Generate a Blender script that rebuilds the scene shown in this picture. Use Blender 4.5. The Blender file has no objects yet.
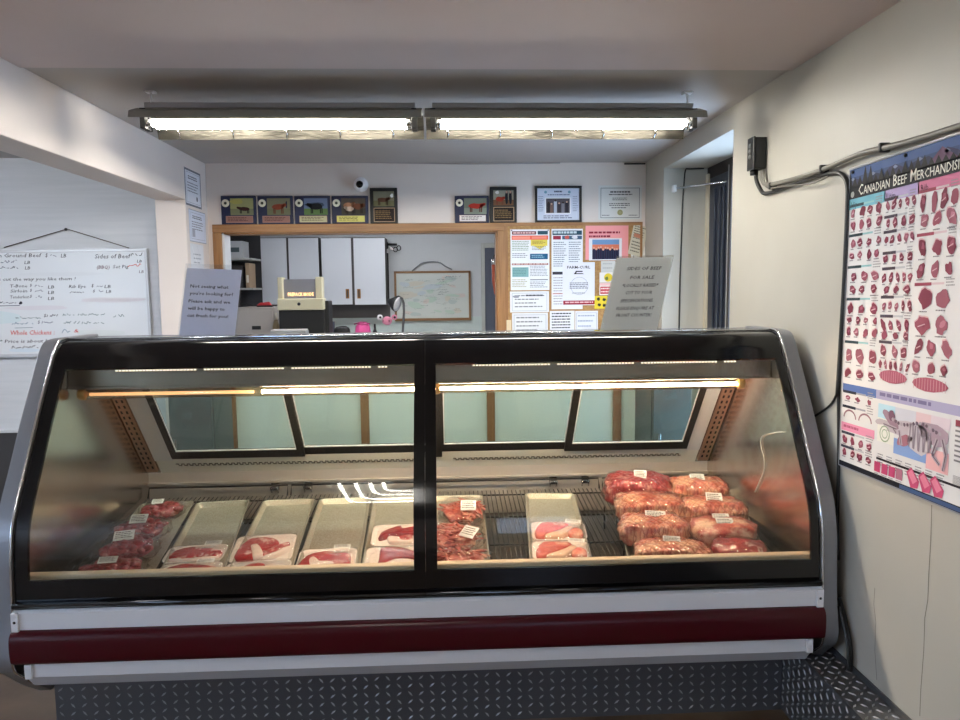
import bpy, math, random
from math import sin, cos, pi, radians, sqrt, atan2
from mathutils import Vector, Matrix, noise, Euler
SC = bpy.context.scene
COL = SC.collection
random.seed(7)

# ------------------------------------------------------------------ camera
EYE = Vector((0, 0, 1.52)); FPX = 720.0
_y, _p, _r = radians(2.6), radians(5.5), radians(0.6)
FW = Vector((sin(_y)*cos(_p), cos(_y)*cos(_p), -sin(_p)))
_R = Vector((cos(_y), -sin(_y), 0)); _U = _R.cross(FW)
RT = _R*cos(_r) - _U*sin(_r); UP = _R*sin(_r) + _U*cos(_r)
def ray(px, py): return RT*((px-480)/FPX) + UP*((360-py)/FPX) + FW
def onY(px, py, Y): d = ray(px, py); return EYE + d*(Y/d.y)
def onX(px, py, X): d = ray(px, py); return EYE + d*(X/d.x)
def onZ(px, py, Z): d = ray(px, py); return EYE + d*((Z-EYE.z)/d.z)
def on_plane(px, py, P, n): d = ray(px, py); return EYE + d*((Vector(P)-EYE).dot(n)/d.dot(n))
cd = bpy.data.cameras.new('camera'); cam = bpy.data.objects.new('camera', cd); COL.objects.link(cam)
cd.sensor_width = 36; cd.lens = 36*FPX/960; cd.clip_start = .02; cd.clip_end = 200
cam.matrix_world = Matrix(((RT.x, UP.x, -FW.x, EYE.x), (RT.y, UP.y, -FW.y, EYE.y), (RT.z, UP.z, -FW.z, EYE.z), (0, 0, 0, 1)))
SC.camera = cam

# ------------------------------------------------------------------ materials
def lin(c): return tuple(((v/255)/12.92 if v/255 <= .04045 else ((v/255+.055)/1.055)**2.4) for v in c)
_mats = {}
class NT:
    def __init__(s, name):
        s.m = bpy.data.materials.new(name); s.m.use_nodes = True
        s.t = s.m.node_tree; s.n = s.t.nodes; s.b = s.n['Principled BSDF']; s.out = s.n['Material Output']
    def node(s, t, **kw):
        n = s.n.new(t)
        for k, v in kw.items():
            if k in n.inputs: n.inputs[k].default_value = v
            else: setattr(n, k, v)
        return n
    def link(s, a, b): s.t.links.new(a, b)
    def coords(s, scale=(1, 1, 1), rot=(0, 0, 0), kind='Object'):
        tc = s.node('ShaderNodeTexCoord'); mp = s.node('ShaderNodeMapping')
        mp.inputs['Scale'].default_value = scale; mp.inputs['Rotation'].default_value = rot
        s.link(tc.outputs[kind], mp.inputs['Vector']); return mp.outputs[0]
    def noise(s, vec, scale, detail=4, rough=.55):
        n = s.node('ShaderNodeTexNoise'); n.inputs['Scale'].default_value = scale; n.inputs['Detail'].default_value = detail
        n.inputs['Roughness'].default_value = rough; s.link(vec, n.inputs['Vector']); return n.outputs['Fac']
    def ramp(s, fac, stops):
        r = s.node('ShaderNodeValToRGB'); e = r.color_ramp.elements
        while len(e) < len(stops): e.new(.5)
        for el, (p, c) in zip(e, stops): el.position = p; el.color = (*lin(c), 1)
        s.link(fac, r.inputs[0]); return r.outputs[0]
    def bump(s, h, strength=.2, dist=.01):
        b = s.node('ShaderNodeBump'); b.inputs['Strength'].default_value = strength; b.inputs['Distance'].default_value = dist
        s.link(h, b.inputs['Height']); s.link(b.outputs[0], s.b.inputs['Normal']); return b
    def set(s, **kw):
        for k, v in kw.items(): s.b.inputs[k.replace('_', ' ')].default_value = v
        return s
def M(name, c, rough=.5, metal=0, **kw):
    if name in _mats: return _mats[name]
    t = NT(name); t.set(Base_Color=(*lin(c), 1), Roughness=rough, Metallic=metal, **kw); _mats[name] = t.m; return t.m
def ink(c):
    c = tuple(int(v) for v in c); return M('ink_%02x%02x%02x' % c, c, .6, 0, Specular_IOR_Level=.2)
def mottled(name, c1, c2, scale=6, rough=.6, bump=.1, metal=0, stretch=(1, 1, 1), lo=.35, hi=.65, dist=.004, **kw):
    if name in _mats: return _mats[name]
    t = NT(name); v = t.coords(stretch); f = t.noise(v, scale)
    t.link(t.ramp(f, [(lo, c1), (hi, c2)]), t.b.inputs['Base Color'])
    t.set(Roughness=rough, Metallic=metal, **kw)
    if bump: t.bump(t.noise(v, scale*6), bump, dist)
    _mats[name] = t.m; return t.m
def emis(name, c, s):
    if name in _mats: return _mats[name]
    t = NT(name); t.set(Base_Color=(*lin(c), 1)); t.b.inputs['Emission Color'].default_value = (*lin(c), 1); t.b.inputs['Emission Strength'].default_value = s
    _mats[name] = t.m; return t.m
def clear(name, tint=(255, 255, 255), ior=1.45, rough=0.0, bumpscale=0, bumpstr=0, boost=1.0):
    """thin clear sheet: fresnel mix of straight-through and mirror"""
    if name in _mats: return _mats[name]
    t = NT(name); t.n.remove(t.b)
    tr = t.node('ShaderNodeBsdfTransparent'); tr.inputs[0].default_value = (*lin(tint), 1)
    gl = t.node('ShaderNodeBsdfGlossy'); gl.inputs['Roughness'].default_value = rough
    lw = t.node('ShaderNodeLayerWeight'); lw.inputs[0].default_value = .5       # facing = 1 - |cos|, the same from both sides
    f0 = ((ior-1)/(ior+1))**2
    pw = t.node('ShaderNodeMath', operation='POWER'); pw.inputs[1].default_value = 5; t.link(lw.outputs['Facing'], pw.inputs[0])
    fr = t.node('ShaderNodeMath', operation='MULTIPLY_ADD'); fr.inputs[1].default_value = 1-f0; fr.inputs[2].default_value = f0; t.link(pw.outputs[0], fr.inputs[0])
    mx = t.node('ShaderNodeMixShader')
    if bumpstr:
        v = t.coords(); b = t.node('ShaderNodeBump'); b.inputs['Strength'].default_value = bumpstr; b.inputs['Distance'].default_value = .01
        t.link(t.noise(v, bumpscale, 3), b.inputs['Height']); t.link(b.outputs[0], gl.inputs['Normal']); t.link(b.outputs[0], lw.inputs['Normal'])
    mu = t.node('ShaderNodeMath', operation='MULTIPLY'); mu.inputs[1].default_value = boost; mu.use_clamp = True
    t.link(fr.outputs[0], mu.inputs[0]); t.link(mu.outputs[0], mx.inputs[0]); t.link(tr.outputs[0], mx.inputs[1]); t.link(gl.outputs[0], mx.inputs[2])
    t.link(mx.outputs[0], t.out.inputs['Surface']); _mats[name] = t.m; return t.m

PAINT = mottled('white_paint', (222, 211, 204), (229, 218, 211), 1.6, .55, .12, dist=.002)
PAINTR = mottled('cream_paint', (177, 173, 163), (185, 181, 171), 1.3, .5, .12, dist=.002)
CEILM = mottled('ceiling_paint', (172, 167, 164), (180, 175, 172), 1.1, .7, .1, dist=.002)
PANELW = mottled('pale_wallboard', (203, 207, 212), (211, 214, 219), 2, .5, .15, stretch=(1, 1, 18), dist=.001)
BACKP = mottled('back_room_paint', (196, 200, 202), (205, 208, 210), 2, .6, .1, dist=.002)
OAK = mottled('oak', (156, 104, 58), (184, 132, 80), 14, .45, .1, stretch=(1, 1, 1), dist=.001)
def wood(name, c1, c2, axis):
    st = {'x': (1.2, 22, 22), 'z': (22, 22, 1.2), 'y': (22, 1.2, 22)}[axis]
    return mottled(name, c1, c2, 2.2, .45, .08, stretch=st, dist=.001)
OAKX = wood('oak_lengthwise', (138, 94, 54), (168, 122, 76), 'x'); OAKZ = wood('oak_upright', (138, 94, 54), (168, 122, 76), 'z')
BROWNZ = wood('brown_post', (128, 84, 50), (150, 102, 64), 'z')
BLACK = M('black_gloss', (10, 10, 12), .12); BLKM = M('black_matt', (22, 22, 24), .55)
CHROME = M('chrome', (220, 222, 225), .12, 1); STEEL = None
def brushed(name, c1, c2, rough=.28, st=(60, 60, 2), metal=1, b=.06):
    if name in _mats: return _mats[name]
    t = NT(name); v = t.coords(st); f = t.noise(v, 3, 5); g = t.noise(t.coords(), 3.5, 4)
    t.link(t.ramp(g, [(.3, c1), (.7, c2)]), t.b.inputs['Base Color']); t.set(Metallic=metal, Roughness=rough); t.bump(f, b, .002)
    _mats[name] = t.m; return t.m
STEEL = brushed('stainless', (176, 172, 165), (196, 192, 186), .25, (2, 60, 60))
LINER = brushed('liner_stainless', (208, 196, 186), (224, 213, 204), .24, (60, 60, 3), b=.1)
PANEL_G = M('grey_end_panel', (138, 139, 144), .38, .55)
SILVER = M('silver_trim', (230, 231, 234), .45, .1)
MAROON = M('maroon_bumper', (66, 1, 15), .3, 0, Specular_IOR_Level=.35)
GREYLIP = M('grey_lip', (150, 151, 155), .5)
ALU = mottled('foil_aluminium', (44, 42, 37), (92, 88, 80), 5, .4, .5, metal=.8, stretch=(1, 4, 4), dist=.006)
HOOD = M('fixture_enamel', (150, 148, 142), .45)
GLASS = clear('clear_glass', (244, 248, 246)); GLASSD = clear('door_glass', (232, 240, 236))
ACRYL = clear('clear_acrylic', (252, 253, 254)); FILM = clear('plastic_film', (250, 250, 250), 1.45, .05, 34, .9, .8)
SLEEVE = clear('plastic_sleeve', (254, 254, 252), 1.45, .34, 14, .35, 2.0)
PAPER = ink((236, 234, 232))

# ------------------------------------------------------------------ mesh builder
MTX = {}
class MB:
    def __init__(s): s.v = []; s.f = []; s.m = []; s.sm = []; s.mats = []
    def mi(s, m):
        if m not in s.mats: s.mats.append(m)
        return s.mats.index(m)
    def add(s, vs, fs, m, smooth=False):
        o = len(s.v); s.v += [Vector(v) for v in vs]; k = s.mi(m)
        for f in fs: s.f.append([i+o for i in f]); s.m.append(k); s.sm.append(smooth)
        return s
    def box(s, x0, x1, y0, y1, z0, z1, m, T=None):
        vs = [Vector((x, y, z)) for z in (z0, z1) for y in (y0, y1) for x in (x0, x1)]
        if T: vs = [T @ v for v in vs]
        return s.add(vs, [(0, 2, 3, 1), (4, 5, 7, 6), (0, 1, 5, 4), (2, 6, 7, 3), (0, 4, 6, 2), (1, 3, 7, 5)], m)
    def quad(s, a, b, c, d, m): return s.add([a, b, c, d], [(0, 1, 2, 3)], m)
    def plate(s, a, b, c, d, t, m):
        a, b, c, d = map(Vector, (a, b, c, d)); n = (b-a).cross(d-a).normalized()*t
        return s.add([a, b, c, d, a-n, b-n, c-n, d-n], [(0, 1, 2, 3), (7, 6, 5, 4), (0, 4, 5, 1), (1, 5, 6, 2), (2, 6, 7, 3), (3, 7, 4, 0)], m)
    def tube(s, pts, r, m, n=10, smooth=True, closed=False):
        pts = [Vector(p) for p in pts]; rings = []; N = len(pts); prev = None
        for i, p in enumerate(pts):
            if closed: t = pts[(i+1) % N]-pts[i-1]
            else: t = pts[min(i+1, N-1)]-pts[max(i-1, 0)]
            t.normalize()
            if prev is None: a = Vector((0, 0, 1)) if abs(t.z) < .9 else Vector((1, 0, 0)); u = t.cross(a).normalized()
            else: u = (prev - t*prev.dot(t)).normalized()
            prev = u; w = t.cross(u); rr = r[i] if isinstance(r, (list, tuple)) else r
            rings.append([p+(u*cos(2*pi*k/n)+w*sin(2*pi*k/n))*rr for k in range(n)])
        vs = [v for q in rings for v in q]; fs = []
        for i in range(N if closed else N-1):
            j = (i+1) % N
            for k in range(n): fs.append((i*n+k, i*n+(k+1) % n, j*n+(k+1) % n, j*n+k))
        if not closed: fs += [tuple(range(n))[::-1], tuple((N-1)*n+k for k in range(n))]
        return s.add(vs, fs, m, smooth)
    def lathe(s, c, prof, m, n=24, axis='z', smooth=True):
        c = Vector(c); vs = []
        for r, h in prof:
            for k in range(n):
                a = 2*pi*k/n
                vs.append(c + {'z': Vector((r*cos(a), r*sin(a), h)), 'y': Vector((r*cos(a), h, r*sin(a))), 'x': Vector((h, r*cos(a), r*sin(a)))}[axis])
        fs = [(i*n+k, i*n+(k+1) % n, (i+1)*n+(k+1) % n, (i+1)*n+k) for i in range(len(prof)-1) for k in range(n)]
        fs += [tuple(range(n))[::-1], tuple((len(prof)-1)*n+k for k in range(n))]
        return s.add(vs, fs, m, smooth)
    def prism(s, poly, d, m, smooth=False):
        poly = [Vector(p) for p in poly]; d = Vector(d); n = len(poly)
        fs = [tuple(range(n)), tuple(range(2*n-1, n-1, -1))]+[(i, n+i, n+(i+1) % n, (i+1) % n) for i in range(n)]
        return s.add(poly+[p+d for p in poly], fs, m, smooth)
    def strip(s, prof, x0, x1, t, m, smooth=True, nx=1):
        """a sheet that follows a (y,z) profile, given thickness t towards the back"""
        n = len(prof); P = [Vector((0, a, b)) for a, b in prof]; vs = []
        nr = []
        for i in range(n):
            d = P[min(i+1, n-1)]-P[max(i-1, 0)]; d.normalize(); nr.append(Vector((0, d.z, -d.y)))
        for x in (x0, x1):
            for i in range(n): vs.append(P[i]+Vector((x, 0, 0)))
        for x in (x0, x1):
            for i in range(n): vs.append(P[i]+nr[i]*t+Vector((x, 0, 0)))
        f = []
        for i in range(n-1):
            f.append((i, n+i, n+i+1, i+1)); f.append((2*n+i, 2*n+i+1, 3*n+i+1, 3*n+i))
        s.add(vs, f, m, smooth)
        e = [(i, i+1, 2*n+i+1, 2*n+i) for i in range(n-1)]+[(n+i, 3*n+i, 3*n+i+1, n+i+1) for i in range(n-1)]+[(0, 2*n, 3*n, n), (n-1, 2*n-1, 4*n-1, 3*n-1)]
        return s.add(vs, e, m, False)                       # own vertices, so the edge keeps sharp and the face normals stay true
    def lump(s, c, rad, m, seed=0, amp=.12, freq=2.0, T=None, nu=28, nv=16, pw=1.0, flat=None):
        rnd = Vector((seed*3.17, seed*1.7, seed*.9)); vs = []
        sg = lambda v, p: math.copysign(abs(v)**p, v)
        for j in range(nv+1):
            ph = -pi/2+pi*j/nv
            for i in range(nu):
                th = 2*pi*i/nu
                d = Vector((sg(cos(ph), pw)*sg(cos(th), pw), sg(cos(ph), pw)*sg(sin(th), pw), sg(sin(ph), pw)))
                k = 1+amp*noise.fractal(d*freq+rnd, 1.0, 2.0, 3)
                p = Vector((d.x*rad[0]*k, d.y*rad[1]*k, d.z*rad[2]*k))
                if flat is not None: p.z = max(p.z, -flat)
                if T: p = T @ p
                vs.append(Vector(c)+p)
        fs = [(j*nu+i, j*nu+(i+1) % nu, (j+1)*nu+(i+1) % nu, (j+1)*nu+i) for j in range(nv) for i in range(nu)]
        return s.add(vs, fs, m, True)
    def build(s, name, parent=None, bevel=0, label=None, cat=None, group=None, kind=None, local=False):
        me = bpy.data.meshes.new(name); vs = s.v; loc = None
        if parent is not None:
            if not local: inv = MTX[parent].inverted(); vs = [inv @ v for v in vs]
        elif kind != 'structure':
            xs = [v.x for v in vs]; ys = [v.y for v in vs]; zs = [v.z for v in vs]
            loc = Vector(((min(xs)+max(xs))/2, (min(ys)+max(ys))/2, min(zs))); vs = [v-loc for v in vs]
        me.from_pydata([tuple(v) for v in vs], [], s.f)
        for m in s.mats: me.materials.append(m)
        for p, k, sm in zip(me.polygons, s.m, s.sm): p.material_index = k; p.use_smooth = sm
        me.update()
        o = bpy.data.objects.new(name, me); COL.objects.link(o)
        if parent is not None: o.parent = parent; MTX[o] = MTX[parent]
        else:
            if loc is not None: o.location = loc
            MTX[o] = Matrix.Translation(loc) if loc is not None else Matrix()
        if bevel:
            b = o.modifiers.new('bevel', 'BEVEL'); b.width = bevel; b.segments = 2; b.limit_method = 'ANGLE'; b.angle_limit = radians(50)
        tag(o, label, cat, group, kind)
        return o
def tag(o, label=None, cat=None, group=None, kind=None):
    for k, v in (('label', label), ('category', cat), ('group', group), ('kind', kind)):
        if v: o[k] = v
def root(name, label, cat, loc, rot=(0, 0, 0), group=None):
    o = bpy.data.objects.new(name, None); COL.objects.link(o); o.location = loc; o.rotation_euler = rot; o.empty_display_size = .05
    MTX[o] = Matrix.Translation(Vector(loc)) @ Euler(rot).to_matrix().to_4x4(); tag(o, label, cat, group); return o
def struct(mb, name, parent=None, bevel=0): return mb.build(name, parent, bevel, kind='structure')
def kids(o): return [c for c in bpy.data.objects if c.parent == o]
def copy_tree(o, parent=None):
    c = o.copy(); COL.objects.link(c); c.parent = parent
    for k in kids(o): copy_tree(k, c)
    return c

# ------------------------------------------------------------------ lettering and flat art
_txt = {}
def text_mesh(body, bold=0, shear=0):
    key = (body, bold, shear)
    if key in _txt: return _txt[key]
    cu = bpy.data.curves.new('lettering', 'FONT'); cu.body = body; cu.size = 1; cu.resolution_u = 1; cu.offset = bold; cu.shear = shear
    ob = bpy.data.objects.new('lettering', cu); COL.objects.link(ob)
    dg = bpy.context.evaluated_depsgraph_get(); me = ob.evaluated_get(dg).to_mesh()
    vs = [(v.co.x, v.co.y) for v in me.vertices]; fs = [tuple(p.vertices) for p in me.polygons]
    ob.evaluated_get(dg).to_mesh_clear(); bpy.data.objects.remove(ob); bpy.data.curves.remove(cu)
    _txt[key] = (vs, fs); return _txt[key]
class Art(MB):
    """drawing on a flat sheet. (x, y) run 0..1 from the sheet's top left corner, y down"""
    def __init__(s, O, U, V, paper=PAPER, t=.0008):
        super().__init__(); s.O, s.U, s.V = Vector(O), Vector(U), Vector(V); s.N = s.V.cross(s.U).normalized(); s.asp = s.U.length/s.V.length
        if paper: s.plate(s.O+s.N*t, s.O+s.V+s.N*t, s.O+s.U+s.V+s.N*t, s.O+s.U+s.N*t, t, paper)
        s.t = t
    def P(s, x, y, l=1): return s.O+s.U*x+s.V*y+s.N*(s.t+.0004*l)
    def rect(s, x0, y0, x1, y1, c, l=1):
        s.add([s.P(x0, y0, l), s.P(x0, y1, l), s.P(x1, y1, l), s.P(x1, y0, l)], [(0, 1, 2, 3)], ink(c)); return s
    def poly(s, pts, c, l=1): s.add([s.P(x, y, l) for x, y in pts], [tuple(range(len(pts)))], ink(c)); return s
    def disc(s, cx, cy, r, c, l=1, n=18):
        return s.poly([(cx+r*cos(2*pi*k/n)/s.asp, cy-r*sin(2*pi*k/n)) for k in range(n)], c, l)
    def ring(s, cx, cy, r, w, c, l=1, n=20):
        for k in range(n):
            a, b = 2*pi*k/n, 2*pi*(k+1)/n
            s.poly([(cx+q*cos(t)/s.asp, cy-q*sin(t)) for q, t in ((r, a), (r+w, a), (r+w, b), (r, b))], c, l)
        return s
    def blob(s, cx, cy, rx, ry, c, l=1, rot=0, seed=0, amp=.22, n=14):
        pts = []
        for k in range(n):
            a = 2*pi*k/n; q = 1+amp*noise.noise(Vector((cos(a)*1.3+seed*7.1, sin(a)*1.3-seed*3.3, seed)))*2
            x, y = rx*q*cos(a)*s.asp, ry*q*sin(a); pts.append((cx+(x*cos(rot)-y*sin(rot))/s.asp, cy-(x*sin(rot)+y*cos(rot))))
        return s.poly(pts, c, l)
    def line(s, x0, y0, x1, y1, w, c, l=1):
        a = Vector((x0*s.asp, y0)); b = Vector((x1*s.asp, y1)); d = (b-a).normalized(); n = Vector((-d.y, d.x))*w/2
        return s.poly([((p.x)/s.asp, p.y) for p in (a+n, b+n, b-n, a-n)], c, l)
    def frame(s, x0, y0, x1, y1, w, c, l=1):
        wx = w/s.asp
        s.rect(x0, y0, x1, y0+w, c, l); s.rect(x0, y1-w, x1, y1, c, l); s.rect(x0, y0, x0+wx, y1, c, l); s.rect(x1-wx, y0, x1, y1, c, l); return s
    def text(s, body, x, y, size, c, l=2, align='l', width=None, bold=0, shear=0, rot=0):
        """size: cap height as a fraction of the sheet height; width: fit to this fraction of the sheet width"""
        vs, fs = text_mesh(body, bold, shear)
        if not vs: return s
        x0 = min(v[0] for v in vs); x1 = max(v[0] for v in vs); k = size/.70; kx = k/s.asp
        if width: kx = width/(x1-x0)
        w = (x1-x0)*kx; ox = x-{'l': 0, 'c': w/2, 'r': w}[align]
        s.add([s.P(ox+(vx-x0)*kx, y-vy*k-rot*(vx-x0)*k, l) for vx, vy in vs], [f[::-1] if False else f for f in fs], ink(c)); return s
    def lines(s, x0, y0, x1, y1, n, c, h=.4, l=1, seed=0, jag=.25):
        """rows of print too small to read: thin broken dashes"""
        rd = random.Random(seed); dy = (y1-y0)/n
        for i in range(n):
            x = x0; e = x1-(x1-x0)*jag*rd.random()
            while x < e-.005:
                w = min((x1-x0)*(.05+.12*rd.random()), e-x); s.rect(x, y0+dy*i, x+w, y0+dy*(i+h), c, l); x += w+(x1-x0)*.025
        return s
def scribble(a, x0, y, x1, h, c, seed, l=2, w=.006):
    """handwriting that the photo leaves unreadable"""
    rd = random.Random(seed); x = x0; p = (x0, y)
    while x < x1:
        x += h*.35/a.asp*(.6+.8*rd.random()); q = (x, y-h*rd.random()*(1 if rd.random() > .5 else .5))
        l += .06
        if rd.random() > .25: a.line(p[0], p[1], q[0], q[1], w, c, l)
        p = q
def sheet(name, label, cat, tl, tr, bl, draw, group=None, paper=PAPER, t=.0008):
    tl, tr, bl = map(Vector, (tl, tr, bl)); a = Art(tl, tr-tl, bl-tl, paper, t); draw(a)
    return a.build(name, None, label=label, cat=cat, group=group)
# ------------------------------------------------------------------ room shell
XL, XR, YB, CZ = -1.52, 1.315, 4.75, 2.343
FLOORM = mottled('floor_vinyl', (88, 68, 50), (112, 90, 68), 3, .35, .1)
DARKW = M('dark_wainscot', (58, 58, 60), .6); CONC = M('outside_ground', (150, 150, 148), .9)
struct(MB().box(-4.4, 2.0, -2.7, 8.2, -.1, 0, FLOORM), 'floor')
CEILF = mottled('front_ceiling_tone', (200, 187, 185), (206, 194, 192), 1.1, .7, .1, dist=.002)  # front section coloured lighter and pinker than the rear
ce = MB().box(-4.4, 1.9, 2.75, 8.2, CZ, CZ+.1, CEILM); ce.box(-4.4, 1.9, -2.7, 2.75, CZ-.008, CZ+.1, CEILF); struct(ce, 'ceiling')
struct(MB().box(XL-.175, XL, -2.5, YB, 2.07, CZ, PAINT), 'ceiling_beam', bevel=.004)
struct(MB().box(XL-.175, XL, 4.36, YB+.12, 0, 2.07, PAINT), 'wall_pillar', bevel=.003)
# left bay wall that carries the price board, with its dark lower part
struct(MB().box(-4.4, XL-.175, 4.549, 4.67, .69, CZ, PANELW), 'wall_left')
struct(MB().box(-4.4, XL-.175, 4.53, 4.67, 0, .675, DARKW).box(-4.4, XL-.175, 4.52, 4.67, .675, .69, PANELW), 'trim_1')
WA, WB_ = -2.3, .5
struct(MB().box(-4.5, -4.4, -2.7, WA, 0, CZ, PANELW).box(-4.5, -4.4, WB_, 4.67, 0, CZ, PANELW).box(-4.5, -4.4, WA, WB_, 0, 1.15, PANELW).box(-4.5, -4.4, WA, WB_, 2.15, CZ, PANELW), 'wall_side')
w = MB().box(-4.47, -4.43, WA, WB_, 1.15, 1.2, SILVER).box(-4.47, -4.43, WA, WB_, 2.1, 2.15, SILVER).box(-4.453, -4.447, WA+.05, WB_-.05, 1.2, 2.1, GLASS)
for y in (WA, -.92, WB_-.05): w.box(-4.47, -4.43, y, y+.05, 1.2, 2.1, SILVER)
struct(w, 'window_2')
# back wall with the pass-through
OX0, OX1, OZ0, OZ1 = -1.433, .338, 1.04, 1.906
LOWP = M('pale_green_panel', (222, 226, 220), .45); 
w = MB().box(XL, OX0, YB, YB+.12, OZ0, CZ, PAINT).box(XL, OX0, YB, YB+.12, 0, OZ0, LOWP).box(OX1, XR+.3, YB, YB+.12, OZ0, CZ, PAINT).box(OX1, XR+.3, YB, YB+.12, 0, OZ0, LOWP).box(OX0, OX1, YB, YB+.12, OZ1, CZ, PAINT)
w.box(OX0, OX1, YB, YB+.12, 0, OZ0, LOWP)
struct(w, 'wall_back')
p = MB()
for px in (232, 365, 491, 617):
    c = onY(px, 420, YB-.02).x; p.box(c-.026, c+.026, YB-.03, YB-.001, .0, 1.02, BROWNZ)
struct(p, 'trim_2')
struct(MB().box(XL+.002, OX1+.1, YB-.02, YB-.004, 1.02, OZ0, OAKX), 'trim_3')
t = MB().box(OX0-.055, OX1+.045, YB-.022, YB-.001, OZ1, OZ1+.052, OAKX)
t.box(OX0-.055, OX0, YB-.022, YB-.001, OZ0, OZ1, OAKZ).box(OX1, OX1+.045, YB-.022, YB-.001, OZ0, OZ1, OAKZ)
struct(t, 'trim_4', bevel=.003)
j = MB().box(OX0, OX0+.012, YB-.001, YB+.13, OZ0, OZ1, M('jamb_white', (225, 226, 228), .4)).box(OX1-.01, OX1, YB-.001, YB+.13, OZ0, OZ1, OAKZ).box(OX0, OX1, YB-.001, YB+.13, OZ1-.008, OZ1, OAKX)
struct(j, 'trim_5')
# right wall with the deep recess; the recess ends in a dark outside door and a glazed light
RX = 1.60; RY0, RY1, RZ = 3.30, 4.354, 2.24
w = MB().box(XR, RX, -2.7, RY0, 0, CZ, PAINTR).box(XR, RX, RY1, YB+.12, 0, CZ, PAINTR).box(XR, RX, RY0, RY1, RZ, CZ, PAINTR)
CRK = M('crack_line', (120, 116, 108), .8)
def wall_mark(mb, pts, wd):
    for (a, b), (c, d) in zip(pts, pts[1:]):
        P, Q = onX(a, b, XR), onX(c, d, XR)
        mb.quad((XR-.0006, P.y-wd, P.z), (XR-.0006, Q.y-wd, Q.z), (XR-.0006, Q.y+wd, Q.z), (XR-.0006, P.y+wd, P.z), CRK)
wall_mark(w, [(932, 505), (931, 540), (929, 575), (928, 600), (925, 618), (924, 650), (921, 690), (920, 716)], .0016)
wall_mark(w, [(875, 588), (874, 604), (876, 622), (875, 650), (877, 680)], .0012)
struct(w, 'wall_right')
d = root('door', 'dark metal outside door at back of right wall recess', 'door', (RX+.03, 4.1, 0)); d['kind'] = 'structure'; d.name = 'door_1'
DB = M('door_blue_black', (52, 58, 72), .35, .3); DBR = M('door_brown', (46, 38, 36), .5)
b = MB().box(RX-.02, RX+.03, 4.0, 4.31, .02, 2.17, DB)
for y in (4.06, 4.12, 4.2): b.box(RX-.032, RX-.02, y, y+.022, .1, 2.1, DB)
b.build('door_leaf', d, .003)
MB().box(RX-.03, RX+.04, 3.965, 4.0, 0, 2.2, M('weather_strip', (196, 196, 192), .5)).build('weather_strip', d)
MB().box(RX-.04, RX+.04, 3.93, 3.965, 0, 2.2, DBR).build('side_post', d)
MB().box(RX-.03, RX+.05, 4.31, RY1-.001, 0, 2.2, M('door_frame_cream', (206, 196, 172), .6)).build('door_frame', d)
MB().box(RX-.02, RX+.04, 3.93, RY1-.001, 2.17, RZ-.001, DBR).build('head_rail', d)
MB().lathe((RX-.035, 4.03, 1.05), [(.024, -.02), (.026, 0), (.012, .01)], CHROME, 14, 'x').build('door_knob', d)
struct(MB().box(RX, RX+.04, RY0, 3.34, 0, RZ, DBR).box(RX, RX+.04, 3.34, 3.93, 0, .12, DBR).box(RX, RX+.04, 3.34, 3.93, 2.14, RZ, DBR).box(RX+.015, RX+.021, 3.34, 3.93, .12, 2.14, GLASS), 'window_1')
struct(MB().box(-4.5, .42, -2.7, -2.58, 0, CZ, PAINT).box(.42, XR+.3, -2.7, -2.58, 0, .55, PAINT).box(.42, XR+.3, -2.7, -2.58, 2.2, CZ, PAINT).box(1.26, XR+.3, -2.7, -2.58, .55, 2.2, PAINT), 'wall_front')   # the street side, behind the viewer
TINT = clear('tinted_glass', (182, 182, 182))
w = MB().box(.42, 1.26, -2.66, -2.62, .55, .6, SILVER).box(.42, 1.26, -2.66, -2.62, 2.15, 2.2, SILVER).box(.42, .47, -2.66, -2.62, .6, 2.15, SILVER).box(1.21, 1.26, -2.66, -2.62, .6, 2.15, SILVER).box(.47, 1.21, -2.643, -2.637, .6, 2.15, TINT)
struct(w, 'window_3')
struct(MB().box(-20, 20, -30, -2.75, -.12, -.05, mottled('lawn', (60, 92, 44), (88, 118, 60), 3, .9, .3)), 'ground')
# back room
BZ = CZ
BY = 7.6
struct(MB().box(-2.6, 1.6, BY, BY+.1, 0, BZ, BACKP), 'wall_rear')
struct(MB().box(-2.6, -2.5, YB+.12, BY, 0, BZ, BACKP).box(1.5, 1.6, YB+.12, BY, 0, BZ, BACKP), 'wall_inner')
# plate-clad kerb along the right wall
DPL = M('diamond_plate', (100, 101, 104), .38, .5); DLUG = M('diamond_plate_lug', (160, 160, 163), .32, .35)
def lugs(mb, O, U, V, N, nu, nv, L=.024, Wd=.0036, h=.003):
    """raised lozenge lugs, alternately turned, over a U x V rectangle"""
    O, U, V, N = map(Vector, (O, U, V, N)); u, v = U.normalized(), V.normalized()
    for i in range(nu):
        for k in range(nv):
            c = O+U*((i+.5)/nu)+V*((k+.5)/nv); a = radians(40) if (i+k) % 2 else radians(-40)
            if not (i+k) % 2: a = radians(-50)
            d = u*cos(a)+v*sin(a); e = N.cross(d)
            mb.add([c+d*L/2, c+e*Wd, c-d*L/2, c-e*Wd, c+N*h+d*L*.22, c+N*h-d*L*.22], [(0, 1, 4), (1, 2, 5, 4), (2, 3, 5), (3, 0, 4, 5)], DLUG)
k = MB().box(1.19, XR-.002, -1.0, 2.47, 0, .268, DPL).box(XR-.008, XR-.002, -1.0, 2.47, .268, .285, DPL)
lugs(k, (1.19, 1.2, .268), (.117, 0, 0), (0, 1.25, 0), (0, 0, 1), 4, 40)
lugs(k, (1.19, 2.47, .01), (0, -1.25, 0), (0, 0, .25), (-1, 0, 0), 34, 11)
k.build('wall_kerb', None, label='low diamond plate clad kerb running along the right wall beside the meat case', cat='kerb')

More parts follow.
